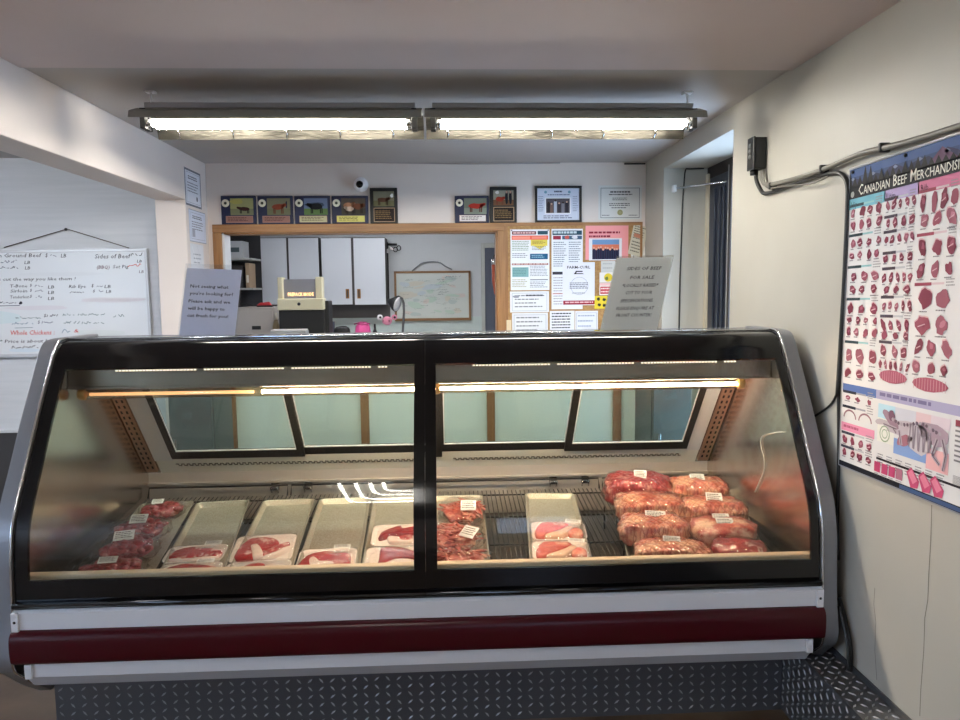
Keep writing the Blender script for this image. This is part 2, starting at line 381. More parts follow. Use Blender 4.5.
# ------------------------------------------------------------------ lights
def fixture(label, x0, x1):
    yf, yr, zl = 2.93, 3.23, 2.204
    r = root('fluorescent_fixture', label, 'light fixture', ((x0+x1)/2, 3.08, zl-.03), group=None)
    yc = 3.08
    MB().box(x0+.03, x1-.03, yc-.065, yc+.065, zl+.0575, zl+.078, M('ballast_white', (168, 168, 170), .5)).build('ballast_channel', r, .003)
    for xx in ((x0+.035,) if x0 < -.5 else (x1-.035,)): MB().tube([(xx, yc, zl+.078), (xx, yc, CZ-.0005)], .004, SILVER, 6).box(xx-.018, xx+.018, yc-.018, yc+.018, CZ-.008, CZ-.0005, SILVER).build('hanger', r)
    # trough reflector: front flap, top, rear flap
    h = MB(); prof = [(yf, zl), (yf+.012, zl+.028), (yc-.06, zl+.056), (yc+.06, zl+.056), (yr-.012, zl+.012), (yr, zl-.024)]
    for (a, b), (c, d) in zip(prof, prof[1:]):
        m = ALU if b > zl+.05 and d < zl+.03 or d < zl else HOOD
        h.plate((x0, a, b), (x0, c, d), (x1, c, d), (x1, a, b), .0015, m)
    h.build('reflector', r)
    for yy in (yc-.08, yc-.035):
        t = MB().lathe((x0+.05, yy, zl-.006), [(.013, 0), (.0142, .004), (.0142, x1-x0-.104), (.013, x1-x0-.1)], emis('fluorescent_tube', (255, 250, 238), 94), 14, 'x')
        tb = t.build('tube', r)
        MB().lathe((x0+.043, yy, zl-.006), [(.0148, 0), (.0148, .022)], CHROME, 12, 'x').build('tube_cap', tb)
        MB().lathe((x1-.065, yy, zl-.006), [(.0148, 0), (.0148, .022)], CHROME, 12, 'x').build('tube_cap', tb)
        for xx in (x0+.022, x1-.044): MB().box(xx, xx+.022, yy-.015, yy+.015, zl-.03, zl+.05, BLKM).build('lamp_holder', r, .003)
    for i in range(5):
        x = x0+(x1-x0)*(i+.4)/5
        MB().tube([(x, yr-.004, zl-.024), (x+.004, yr-.022, zl-.002), (x-.003, yr-.035, zl+.02)], .003, CHROME, 6).build('reflector_clip', r)
fixture('left fluorescent strip light over meat case, end nearest the beam', -1.225, -.087)
fixture('right fluorescent strip light over meat case, end nearest the right wall', -.077, 1.06)
# unseen strip lights: back room, plus one added to brighten the left bay
def plain_light(label, x, y, along, s, L=1.2):
    r = root('ceiling_light', label, 'light fixture', (x, y, CZ-.09))
    f = (lambda a0, a1, b0, b1, z0, z1, m: MB().box(x+a0, x+a1, y+b0, y+b1, z0, z1, m)) if along == 'x' else (lambda a0, a1, b0, b1, z0, z1, m: MB().box(x+b0, x+b1, y+a0, y+a1, z0, z1, m))
    f(-L/2, L/2, -.07, .07, CZ-.05, CZ-.0085, HOOD).build('channel', r, .003)
    for q in (-.04, .04): f(-L/2+.03, L/2-.03, q-.014, q+.014, CZ-.085, CZ-.057, emis('cool_tube_%g' % s, (246, 249, 255), s)).build('tube', r, .012)
    for e in (-L/2+.01, L/2-.03): f(e, e+.02, -.06, .06, CZ-.09, CZ-.05, BLKM).build('lamp_holder', r)
plain_light('strip light on the back room ceiling, near its rear wall', -.55, 6.0, 'x', 62)
# bent-tube light on the front ceiling, over the customer's side
r = root('ceiling_light', 'ceiling light with four nested bent tubes on the customer side', 'light fixture', (-.40, .75, CZ-.10))
MB().box(-.72, -.10, .33, 1.12, CZ-.06, CZ-.0085, HOOD).build('channel', r, .004)
for k, (xl, yl) in enumerate(((-.64, .40), (-.545, .52), (-.46, .64), (-.385, .76))):
    q = .10; pts = [(xl, 1.07, CZ-.08), (xl, yl+q, CZ-.08)]+[(xl+q-q*cos(radians(a)), yl+q-q*sin(radians(a)), CZ-.08) for a in (22, 45, 68)]+[(xl+q, yl, CZ-.08), (-.16, yl, CZ-.08)]
    MB().tube(pts, .011, emis('front_tube', (255, 252, 246), 32), 10).build('tube', r)
    for p in (pts[0], pts[-1]): MB().box(p[0]-.014, p[0]+.014, p[1]-.014, p[1]+.014, CZ-.092, CZ-.058, BLKM).build('lamp_holder', r)
plain_light('unseen strip light added on the left bay ceiling', -3.0, 2.5, 'x', 105)  # out of view, added to lift the bay wall's brightness
wl = bpy.data.worlds.new('world'); SC.world = wl; wl.use_nodes = True
bg = wl.node_tree.nodes['Background']; bg.inputs[0].default_value = (.54, .69, 1, 1); bg.inputs[1].default_value = 15
SC.view_settings.view_transform = 'Standard'; SC.view_settings.look = 'None'; SC.view_settings.gamma = 1; SC.view_settings.use_curve_mapping = False
SC.view_settings.exposure = 0
SC.cycles.transparent_max_bounces = 32; SC.cycles.max_bounces = 14; SC.cycles.diffuse_bounces = 6
# ------------------------------------------------------------------ the refrigerated meat case
def smooth_prof(pts, k=5):
    out = []
    for i in range(len(pts)-1):
        p0 = pts[max(i-1, 0)]; p1 = pts[i]; p2 = pts[i+1]; p3 = pts[min(i+2, len(pts)-1)]
        for j in range(k):
            t = j/k
            out.append(tuple(.5*((2*p1[q])+(-p0[q]+p2[q])*t+(2*p0[q]-5*p1[q]+4*p2[q]-p3[q])*t*t+(-p0[q]+3*p1[q]-3*p2[q]+p3[q])*t**3) for q in range(len(p1))))
    return out+[tuple(pts[-1])]
OUT = [(2.32, .25), (2.25, .318), (2.222, .345), (2.21, .385), (2.216, .44), (2.226, .50), (2.233, .60), (2.240, .70), (2.256, .79), (2.292, .87), (2.345, .96), (2.425, 1.10), (2.53, 1.27), (2.562, 1.322), (2.60, 1.356), (2.66, 1.365)]
OUTS = smooth_prof(OUT)                      # (y, z) bottom to top
def shift(prof, d):
    r = []
    for i in range(len(prof)):
        a = prof[max(i-1, 0)]; b = prof[min(i+1, len(prof)-1)]; v = Vector((b[0]-a[0], b[1]-a[1])).normalized(); r.append((prof[i][0]+v.y*d, prof[i][1]-v.x*d))
    return r
def cut(prof, z0, z1):
    r = []
    for (a, b), (c, d) in zip(prof, prof[1:]):
        for z in (z0, z1):
            if b < z < d: r.append((a+(c-a)*(z-b)/(d-b), z))
        if z0 <= d <= z1: r.append((c, d))
    r.sort(key=lambda q: q[1]); o = []
    for q in r:
        if not o or q[1]-o[-1][1] > 1e-4: o.append(q)
    return o
case = root('refrigerated_display_case', 'long glass fronted refrigerated meat case with dark red bumper on diamond plate base', 'display case', (-.075, 2.8, 0))
PX0, PX1 = -1.42, 1.27
for x0, x1, sgn in ((PX0, PX0+.047, 1), (PX1-.047, PX1, -1)):
    poly = [(y, z) for y, z in [(2.42, .17)]+OUTS]+[(2.90, 1.365), (3.0, 1.26), (3.36, .76), (3.36, .17)]
    pts = [(x0, y, z) for y, z in poly]
    e = MB().prism(pts[::-1], (x1-x0, 0, 0), PANEL_G).build('end_panel', case, .003)
    xe = x1+.004 if sgn > 0 else x0-.004
    MB().tube([(xe, y-.001, z) for y, z in OUTS], .0045, CHROME, 8).build('edge_trim', e)
GL = shift(OUTS, .010)
ZB, ZT = .628, 1.265
for nm, xa, xb, ca, cb in (('left', PX0+.056, -.0798, -1.322, -.117), ('right', -.0792, PX1-.056, -.042, 1.186)):
    g = MB().strip(cut(GL, ZB-.01, ZT+.01), ca-.008, cb+.008, .006, GLASS).build('front_glass', case)
    b = MB(); F = shift(GL, -.003)
    b.strip(cut(F, .54, ZB), xa, xb, .012, BLACK)
    b.strip(cut(F, ZT, 1.3655), xa, xb, .012, BLACK)
    b.strip(cut(F, ZB, ZT), xa, ca, .012, BLACK); b.strip(cut(F, ZB, ZT), cb, xb, .012, BLACK)
    b.build('black_border', g)
    MB().tube([(xa, 2.225, .556), (xb, 2.225, .556)], .010, BLACK, 8).build('bottom_rail', g)
MB().box(PX0+.047, PX1-.047, 2.27, 2.34, .44, .60, BLKM).build('front_beam', case)
MB().strip([(2.300, .60), (2.294, .622), (2.299, .627), (2.322, .627)], PX0+.05, PX1-.05, .004, M('beige_ledge', (222, 196, 168), .45)).build('price_ledge', case)
# flat glass top and rails
MB().box(PX0+.047, PX1-.047, 2.655, 2.87, 1.348, 1.358, M('dark_top_glass', (18, 19, 21), .015)).build('top_glass', case, .002)
MB().tube([(PX0+.05, 2.66, 1.362), (PX1-.05, 2.66, 1.362)], .0035, CHROME, 8).build('top_rail', case)
MB().box(PX0+.047, PX1-.047, 2.87, 2.878, 1.345, 1.3595, M('rail_grey', (120, 121, 124), .4)).build('rear_rail', case, .003)
# bumpers: silver, dark red, silver, grey underside
xs0, xs1 = PX0+.052, PX1-.052
MB().strip([(2.224, .478), (2.222, .532), (2.232, .541)], xs0, xs1, .008, SILVER, False).build('upper_trim_strip', case)
MB().strip(smooth_prof([(2.228, .369), (2.207, .375), (2.199, .40), (2.199, .45), (2.210, .472), (2.228, .477)]), xs0-.002, xs1+.002, .01, MAROON).build('bumper', case)
MB().strip([(2.226, .322), (2.222, .366)], xs0+.03, xs1-.03, .008, SILVER, False).build('lower_trim_strip', case)
MB().strip([(2.43, .245), (2.262, .276), (2.256, .283), (2.226, .3215)], xs0+.03, xs1-.03, .006, M('lip_grey', (196, 197, 200), .5), False).build('underside_lip', case)
for x in (xs0, xs1-.022):
    c = MB().box(x, x+.022, 2.214, 2.223, .476, .536, SILVER).build('strip_end_cap', case, .002)
    MB().lathe((x+.011, 2.2135, .507), [(.0045, 0), (.0045, .002)], BLKM, 12, 'y').build('screw', c)
    MB().box(x+.03 if x < 0 else x-.03, x+.052 if x < 0 else x-.008, 2.214, 2.223, .321, .368, SILVER).build('strip_end_cap', case, .002)
MB().box(PX0+.049, PX1-.049, 2.345, 3.33, .262, .47, M('case_body', (70, 70, 72), .6)).build('base_body', case)
k = MB().box(PX0+.055, 1.186, 2.42, 2.43, 0, .250, DPL); lugs(k, (PX0+.055, 2.42, .008), (2.55, 0, 0), (0, 0, .235), (0, -1, 0), 66, 8); k.build('kick_plate', case)
MB().box(PX0+.1, 1.15, 2.43, 3.25, 0, .262, BLKM).build('plinth', case)
BKP = brushed('back_panel_steel', (214, 209, 204), (228, 223, 218), .42, (2, 60, 60), .55)
# inside: liner ends, back panel, deck pan
LX0, LX1 = PX0+.060, PX1-.060
for x0, x1 in ((PX0+.047, LX0), (LX1, PX1-.047)):
    poly = [(y, z) for y, z in shift(cut(OUTS, .47, 1.35), .016)]+[(2.84, 1.35), (3.30, .72), (3.30, .47)]
    MB().prism([(x0, y, z) for y, z in poly][::-1], (x1-x0, 0, 0), LINER).build('liner_end', case)
MB().box(LX0, LX1, 3.262, 3.29, .48, .713, BKP).box(LX0, LX1, 3.245, 3.262, .66, .668, BKP).build('back_panel', case)
MB().box(LX0, LX1, 2.34, 3.262, .47, .49, M('deck_pan_grey', (74, 70, 67), .5, .3)).build('deck_pan', case)
def RPt(x, z, d=0):                              # point on the sloping rear plane, d in front of it
    n = Vector((0, -.79, -.612)); return Vector((x, 3.26-.775*(z-.715), z))+n*d
def rplate(mb, x0, x1, z0, z1, d, t, m):
    mb.plate(RPt(x0, z1, d), RPt(x0, z0, d), RPt(x1, z0, d), RPt(x1, z1, d), t, m); return mb
SILL = M('sill_grey', (226, 227, 219), .35)
for x0, x1 in ((-1.30, -.06), (-.06, 1.15)):
    s = rplate(MB(), x0, x1, .713, .799, 0, .02, SILL).build('rear_sill', case)
    z = MB(); n = 44; w = (x1-x0-.16)/n; p = []
    for i in range(n):
        xx = x0+.08+i*w; p += [RPt(xx, .764, .003), RPt(xx+w*.5, .764, .003), RPt(xx+w*.5, .755, .003), RPt(xx+w, .755, .003)]
    z.tube(p, .0022, BLKM, 4, False); z.build('toothed_track', s)
DFR = M('door_frame_black', (20, 21, 23), .35)
for x0, x1, d in ((-1.222, -.640, .012), (-.668, -.075, 0), (-.052, .552, 0), (.522, 1.085, .012)):
    f = MB(); wd = .030
    rplate(f, x0, x1, .800, .840, d, .012, DFR); rplate(f, x0, x1, 1.20, 1.235, d, .012, DFR); rplate(f, x0, x0+wd, .840, 1.20, d, .012, DFR); rplate(f, x1-wd, x1, .840, 1.20, d, .012, DFR)
    f = f.build('sliding_door', case)
    rplate(MB(), x0+wd, x1-wd, .840, 1.20, d-.004, .004, GLASSD).build('pane', f)
    b = MB(); rplate(b, x0+wd, x1-wd, .840, .845, d+.002, .004, SILVER); rplate(b, x0+wd, x0+wd+.004, .845, 1.2, d+.002, .004, SILVER); rplate(b, x1-wd-.004, x1-wd, .845, 1.2, d+.002, .004, SILVER); b.build('glass_bead', f)
JAMB = M('jamb_grey', (214, 218, 222), .4)
LAMPTINT = M('lamp_tinted_metal', (196, 160, 138), .38, .6)  # copper tone of the lamp's reflection put into the metal colour
for x0, x1, sx in ((-1.305, -1.224, -1), (1.087, 1.150, 1)):
    rplate(MB(), x0, x1, .784, 1.30, .004, .012, JAMB).build('side_jamb', case)
    a0, a1 = (LX0, x0) if sx < 0 else (x1, LX1)
    rplate(MB(), a0, a1, .713, 1.30, -.002, .012, STEEL).build('corner_strip', case)
    c = (a0+a1)/2
    s = rplate(MB(), c-.024, c+.024, .73, 1.24, .012, .012, LAMPTINT).build('shelf_standard', case)
    sl = MB()
    for i in range(19):
        zz = .75+i*.026
        for o in (-.011, .011): rplate(sl, c+o-.004, c+o+.004, zz, zz+.013, .0128, .0006, BLKM)
    sl.build('slots', s)
rplate(MB(), -.1, -.03, .784, 1.3, .014, .02, DFR).build('rear_mullion', case)
# canopy with lamps
HB = brushed('canopy_steel', (150, 138, 126), (170, 158, 146), .35, (2, 60, 60))
GUARD = clear('tube_guard', (246, 226, 204), 1.5, .1, boost=2.5)
for x0, x1, xl in ((LX0+.002, -.081, onY(262, 394, 2.65).x), (-.078, LX1-.002, None)):
    h = MB().box(x0, x1, 2.625, 2.80, 1.186, 1.345, HB).box(x0, x1, 2.62, 2.626, 1.182, 1.192, HB).build('light_canopy', case, .002)
    MB().box(x0+.16, x1-.10, 2.6215, 2.6255, 1.238, 1.257, M('led_base', (150, 138, 128), .4)).build('led_base', h)
    n = int((x1-x0-.30)/.012); l = MB()
    for i in range(n):
        if i % 26 < 24: l.box(x0+.17+i*.012, x0+.178+i*.012, 2.619, 2.626, 1.2455, 1.2505, emis('led_dots', (255, 236, 212), 1.6))
        if (i % 26 == 24 or i == n-1) and l.v: l.build('led_strip', h); l = MB()
    xe = x1-.04 if x1 < 0 else x1-.12; zt = 1.160; yt = 2.652; WT = emis('warm_tube', (255, 238, 219), 215)
    s0 = xl or x0+.05
    t = MB().lathe((s0, yt, zt), [(.0062, 0), (.0062, xe-s0)], WT, 10, 'x').build('warm_tube', h)
    if xl: MB().lathe((x0+.06, yt, zt), [(.0062, 0), (.0062, xl-.03-x0-.06)], emis('dim_tube', (255, 206, 160), 1.6), 10, 'x').build('dim_tube', h)
    MB().lathe((x0+.045, yt, zt), [(.0175, 0), (.0175, xe-x0-.04)], GUARD, 16, 'x').build('tube_guard', h)
    for xx in (x0+.022, xe+.004): MB().lathe((xx, yt, zt), [(.018, 0), (.021, .006), (.021, .02), (.018, .026)], M('amber_cap', (206, 160, 92), .35), 14, 'x').build('tube_cap', t)
# black wire racks on the deck
def deck_z(y, d=0): return .560+.0986*(y-2.36)+d
RACK = M('rack_black', (22, 23, 25), .3)
edges = [LX0+.01, onY(289, 492, 3.2).x, onY(425, 490, 3.2).x, onY(601, 488, 3.2).x, LX1-.01]
for a, b in zip(edges, edges[1:]):
    a += .008; b -= .008; r = MB(); n = int((b-a)/.019)
    for i in range(n+1):
        x = a+(b-a)*i/n; r.tube([(x, 2.40, deck_z(2.40, -.030)), (x, 3.20, deck_z(3.20, -.030))], .0025, RACK, 5)
    for y in (2.42, 2.66, 2.92, 3.16): r.tube([(a, y, deck_z(y, -.035)), (b, y, deck_z(y, -.035))], .0035, RACK, 6)
    r.tube([(a, 3.20, deck_z(3.2, -.030)), (a, 3.22, deck_z(3.2, .012)), (b, 3.22, deck_z(3.2, .012)), (b, 3.20, deck_z(3.2, -.030))], .004, RACK, 6)
    for y in (2.66, 3.0):
        for x in (a+.02, b-.02): r.tube([(x, y, deck_z(y, -.035)), (x, y, .489)], .004, RACK, 6)
    r.build('deck_rack', case)
for px in (275, 308, 553, 585):
    c = onY(px, 481, 3.25); m = MB(); z = .655
    m.box(c.x-.017, c.x+.017, 3.246, 3.262, z-.03, z+.012, STEEL).tube([(c.x-.015, 3.244, z-.04), (c.x-.015, 3.225, z-.012), (c.x+.015, 3.225, z-.012), (c.x+.015, 3.244, z-.04)], .004, CHROME, 6)
    m.build('rack_bracket', case)
MB().tube(smooth_prof([tuple(onX(px, py, LX1-.004)) for px, py in ((783, 432), (772, 433), (762, 437), (761, 446), (764, 458), (764, 470), (760, 481), (755, 492))], 4), .0022, M('sensor_white', (232, 228, 218), .4), 8).build('sensor_wire', case)
# ------------------------------------------------------------------ trays and meat
DN = Vector((0, -.0986, 1)).normalized(); TILT = atan2(.0986, 1)
def deck(px, py, d=0): return on_plane(px, py, (0, 2.36, .560+d), DN)
TRAYM = mottled('market_tray_steel', (168, 158, 142), (206, 198, 184), 260, .38, .1, metal=.6)
def tray_mesh(w=.222, l=.73, h=.022):
    m = MB(); rim = .009
    def ring(w, l, z, r, n=4):
        pts = []
        for cx, cy, a0 in ((w/2-r, l/2-r, 0), (-w/2+r, l/2-r, 90), (-w/2+r, -l/2+r, 180), (w/2-r, -l/2+r, 270)):
            for i in range(n+1): a = radians(a0+90*i/n); pts.append(Vector((cx+r*cos(a), cy+r*sin(a), z)))
        return pts
    rings = [ring(w-.03, l-.03, 0, .016), ring(w-.006, l-.006, h-.003, .02), ring(w, l, h, .022), ring(w-rim, l-rim, h, .02), ring(w-rim-.006, l-rim-.006, h-.004, .018), ring(w-.034, l-.034, .002, .015)]
    n = len(rings[0]); vs = [v for r in rings for v in r]
    fs = [(i*n+k, i*n+(k+1) % n, (i+1)*n+(k+1) % n, (i+1)*n+k) for i in range(len(rings)-1) for k in range(n)]
    m.add(vs, fs, TRAYM, True); m.add(rings[0], [tuple(range(n))[::-1]], TRAYM); m.add(rings[-1], [tuple(range(n))], TRAYM)
    return m
trays = []
def add_tray(back, front, label, w=.222):
    b, f = deck(*back), deck(*front); d = (b-f); c = (b+f)/2; yaw = -atan2(d.x, d.y); c.y = 2.36+.37+ .0*c.y
    # middle of the tray on the deck line between its two ends
    t = (c.y-f.y)/(b.y-f.y); c.x = f.x+(b.x-f.x)*t; c.z = deck_z(c.y, -.0265)
    if trays:
        o = copy_tree(trays[0]); o.location = c; o.rotation_euler = (TILT, 0, yaw); MTX[o] = Matrix.Translation(c) @ Euler((TILT, 0, yaw)).to_matrix().to_4x4(); o['label'] = label
        o.scale = (w/.222, 1, 1)
    else:
        o = root('meat_tray', label, 'tray', c, (TILT, 0, yaw), 'long metal trays in the meat case')
        o2 = tray_mesh(); o2.build('tray_pan', o, local=True)
    trays.append(o); return o
T1 = add_tray((166, 504), (120, 573), 'metal tray holding bags of stewing beef, first tray from the left end of the case')
T2 = add_tray((222, 503), (191, 572), 'metal tray with two steaks at its front, between stew beef tray and T-bone tray')
T3 = add_tray((289, 499.5), (260, 569), 'metal tray with a large rib steak near the front, third from the left')
T4 = add_tray((345, 497.5), (328, 567), 'long bare metal tray with a single thin steak at its very front')
T5 = add_tray((399, 495), (393, 566), 'metal tray partly behind black centre post, two dark red steaks on it')
T6 = add_tray((457, 490), (459, 563), 'metal tray right of the centre post under bags of beef strips')
T7 = add_tray((549.5, 491.5), (561, 560), 'metal tray standing alone on black rack with two pork packs')
T8 = add_tray((642, 487), (665, 559), 'metal tray under the left stack of netted roasts', .26)
T9 = add_tray((706, 485), (735, 557), 'metal tray under the right stack of roasts, nearest the right end', .24)
# meat materials
def meat(name, red, dark, fat, scale=14, lo=.52, hi=.62, rough=.28, coat=.6, stretch=(1, 1, 1), bump=.35):
    if name in _mats: return _mats[name]
    t = NT(name); v = t.coords(stretch); a = t.noise(v, scale, 5, .6); b = t.noise(v, scale*2.6, 4)
    base = t.ramp(b, [(.35, dark), (.62, red)])
    k = t.ramp(a, [(lo, (0, 0, 0)), (hi, (255, 255, 255))])
    mx = t.node('ShaderNodeMix', data_type='RGBA'); t.link(k, mx.inputs['Factor']); t.link(base, mx.inputs[6]); mx.inputs[7].default_value = (*lin(fat), 1)
    t.link(mx.outputs[2], t.b.inputs['Base Color']); t.set(Roughness=rough, Coat_Weight=coat, Coat_Roughness=.08)
    t.bump(b, bump, .006); _mats[name] = t.m; return t.m
RED = meat('red_steak', (204, 50, 54), (170, 30, 38), (242, 190, 178), 24, .57, .67)
RIBEYE = meat('marbled_steak', (200, 58, 62), (168, 36, 44), (244, 204, 192), 30, .54, .64)
FAT = mottled('steak_fat', (250, 218, 206), (252, 234, 224), 30, .35, .2, Coat_Weight=.5)
PORK = meat('pork', (236, 128, 112), (220, 100, 92), (248, 200, 180), 20, .54, .68)
PORKF = mottled('pork_fat', (246, 196, 164), (250, 216, 190), 26, .35, .2, Coat_Weight=.5)
STEW = meat('stew_beef', (178, 64, 70), (134, 36, 44), (230, 176, 170), 26, .58, .70, .3, .9, bump=.8)
STRIP = meat('beef_strip', (204, 106, 88), (166, 60, 56), (240, 184, 158), 20, .52, .66, .3, .8, (1, 1, 1), .8)
FOAM = M('white_foam', (250, 238, 232), .5); LABELW = ink((244, 240, 230))
def slab(mb, pts, h, m, dome=.35):
    """steak: outline in local x,y raised to a softly rounded slab"""
    n = len(pts); cx = sum(p[0] for p in pts)/n; cy = sum(p[1] for p in pts)/n; R = []
    for k, z in ((1.0, 0), (1.03, h*.45), (.97, h*.85), (.86, h), (.45, h*1.06)): R.append([Vector((cx+(x-cx)*k, cy+(y-cy)*k, z+ (.0016*noise.noise(Vector((x*60, y*60, z*10+k)))))) for x, y in pts])
    vs = [v for r in R for v in r]+[Vector((cx, cy, h*1.08))]
    fs = [(i*n+k, i*n+(k+1) % n, (i+1)*n+(k+1) % n, (i+1)*n+k) for i in range(len(R)-1) for k in range(n)]+[((len(R)-1)*n+k, (len(R)-1)*n+(k+1) % n, len(vs)-1) for k in range(n)]
    return mb.add(vs, fs, m, True)
def outline(pts, k=6):
    p = pts+pts[:3]; out = []
    for i in range(len(pts)):
        p0, p1, p2, p3 = (Vector(p[i+j]) for j in range(4))
        for j in range(k):
            t = j/k; out.append(tuple(.5*((2*p1)+(-p0+p2)*t+(2*p0-5*p1+4*p2-p3)*t*t+(-p0+3*p1-3*p2+p3)*t**3)))
    return out
def foam_mesh(w, l, h=.016):
    m = MB()
    def ring(w, l, z, r, n=4):
        pts = []
        for cx, cy, a0 in ((w/2-r, l/2-r, 0), (-w/2+r, l/2-r, 90), (-w/2+r, -l/2+r, 180), (w/2-r, -l/2+r, 270)):
            for i in range(n+1): a = radians(a0+90*i/n); pts.append(Vector((cx+r*cos(a), cy+r*sin(a), z)))
        return pts
    R = [ring(w-.03, l-.03, 0, .02), ring(w, l, h, .03), ring(w-.010, l-.010, h, .026), ring(w-.034, l-.034, .005, .02)]; n = len(R[0])
    m.add([v for r in R for v in r], [(i*n+k, i*n+(k+1) % n, (i+1)*n+(k+1) % n, (i+1)*n+k) for i in range(3) for k in range(n)], FOAM, True)
    m.add(R[0], [tuple(range(n))[::-1]], FOAM); m.add(R[-1], [tuple(range(n))], FOAM); return m
def print_label(art):
    art.lines(.08, .14, .92, .86, 4, (90, 84, 80), .45, 1, 5)
def pack(px, py, w, l, yaw, label, shapes, tag_at=None, group='wrapped steaks in foam trays', lift=0, tw=.06, tl=.028, trot=0, floor=-.0215):
    c = deck(px, py, -.02+lift); c.z = deck_z(c.y, floor+lift)
    r = root('wrapped_steak', label, 'meat pack', c, (TILT, 0, yaw), group)
    foam_mesh(w, l).build('foam_tray', r, local=True)
    for nm, mat, pts, h, z in shapes:
        s = MB(); slab(s, outline([(x*w, y*l) for x, y in pts]), h, mat)
        for v in s.v: v.z += z
        s.build(nm, r, local=True)
    f = MB(); n = 12                                              # stretch film, sagging at the rim
    g = [[Vector((-w/2+w*i/n, -l/2+l*j/n, .0175+.014*(sin(pi*i/n)*sin(pi*j/n))**.35 + .001*noise.noise(Vector((i*.9, j*.9, w*50))))) for i in range(n+1)] for j in range(n+1)]
    f.add([v for q in g for v in q], [(j*(n+1)+i, j*(n+1)+i+1, (j+1)*(n+1)+i+1, (j+1)*(n+1)+i) for j in range(n) for i in range(n)], FILM, True)
    f.build('film', r, local=True)
    if tag_at:
        tx, ty = tag_at; a = Art((tx*w-tw/2, ty*l+tl/2, .0325), (tw*cos(trot), tw*sin(trot), 0), (tl*sin(trot), -tl*cos(trot), -.001)); print_label(a); a.build('price_label', r, local=True)
    return r
S1 = [(-.42, -.12), (-.36, .2), (-.12, .38), (.1, .28), (.3, .16), (.43, .02), (.40, -.22), (.12, -.34), (-.2, -.38)]
pack(196, 557, .212, .135, radians(5), 'wrapped sirloin steak left of the large rib steak, back one of two', [('steak', RIBEYE, S1, .017, .005), ('fat_rim', FAT, [(-.40, -.30), (-.1, -.44), (.25, -.40), (.42, -.28), (.2, -.30), (-.15, -.35)], .015, .005)], (.25, .36))
pack(190, 574, .212, .11, radians(5), 'wrapped sirloin steak left of the large rib steak, front one at the ledge', [('steak', RED, S1, .018, .005)], (.22, .30))
r = pack(264, 551.5, .222, .225, radians(6), 'large wrapped rib steak with pale rib bone on white foam tray', [
    ('steak', RIBEYE, [(-.42, -.30), (-.38, .12), (-.22, .38), (.05, .36), (.22, .18), (.10, -.02), (-.08, -.12), (-.10, -.34), (-.25, -.38)], .019, .005),
    ('fat_rim', FAT, [(-.22, .05), (-.12, .1), (-.02, -.1), (.02, -.3), (-.12, -.36), (-.16, -.2)], .0205, .006),
    ('cap', RED, [(.08, -.12), (.30, .08), (.40, .14), (.38, .02), (.20, -.14), (.02, -.28)], .018, .005),
    ('rib_bone', FAT, [(.02, -.36), (.22, -.20), (.42, .0), (.43, -.07), (.25, -.28), (.06, -.42)], .016, .005)], None)
pack(258, 572.5, .222, .12, radians(6), 'mostly hidden wrapped steak between large rib steak and front ledge', [('steak', RED, [(-.25, -.2), (-.2, .2), (.05, .3), (.1, -.1)], .017, .005), ('fat_rim', FAT, [(.1, -.2), (.12, .2), (.36, .1), (.3, -.25)], .016, .005)], None)
pack(327, 563, .208, .17, radians(3), 'wrapped strip steak alone at front of the bare tray', [
    ('steak', RED, [(-.44, -.36), (-.42, .0), (-.28, .26), (.0, .36), (.16, .24), (.36, .2), (.4, -.1), (.36, -.36), (0, -.42)], .018, .005),
    ('fat_rim', FAT, [(-.30, -.02), (-.24, .08), (-.16, -.12), (-.06, -.26), (.1, -.2), (.16, -.3), (-.1, -.36), (-.26, -.3)], .0205, .005)], (.24, .38))
DKR = meat('dark_steak', (180, 40, 48), (146, 22, 34), (200, 90, 90), 18, .64, .76)
pack(400, 538, .215, .19, radians(1), 'wrapped dark red steak left of the black post, back one of two', [
    ('steak', DKR, [(-.36, -.05), (-.3, .12), (-.02, .36), (.06, .22), (.38, .3), (.42, -.02), (.2, -.06), (-.1, -.02), (-.34, -.16)], .021, .005), ('fat_rim', FAT, [(-.2, -.1), (-.16, -.32), (.06, -.36), (.4, -.34), (.42, -.08), (.25, -.2), (.08, -.12), (.0, -.22)], .017, .005), ('lean_patch', RED, [(.0, -.16), (.2, -.1), (.24, -.3), (.04, -.32)], .0195, .005)], None)
pack(396, 561, .222, .17, radians(1), 'wrapped dark red steak left of the black post, front one at the ledge', [
    ('steak', DKR, [(-.24, .42), (.06, .4), (.34, .12), (.36, -.2), (.1, -.1), (-.24, -.4), (-.26, 0)], .021, .005), ('fat_rim', FAT, [(-.2, -.38), (0, -.14), (.3, -.22), (.32, -.4), (0, -.44)], .02, .005)], None)
for px, py, l, nm in ((558.5, 534, .165, 'back'), (561, 554, .155, 'front')):
    pack(px, py, .212, l, radians(-5), 'wrapped pink pork chops, %s pack of the two on the lone tray' % nm, [
        ('chop', PORK, [(-.42, -.3), (-.40, .1), (-.26, .40), (.1, .40), (.2, .25), (.02, .0), (-.2, -.22), (-.3, -.38)], .019, .005),
        ('fat_rim', PORKF, [(-.26, -.34), (-.16, -.22), (.06, .0), (.22, .2), (.28, .05), (.1, -.26), (.0, -.40)], .02, .005),
        ('chop', PORK, [(.2, -.3), (.18, .0), (.34, .1), (.43, -.05), (.40, -.3)], .018, .005)], (.30, .36), trot=-.18, group='wrapped pork packs')
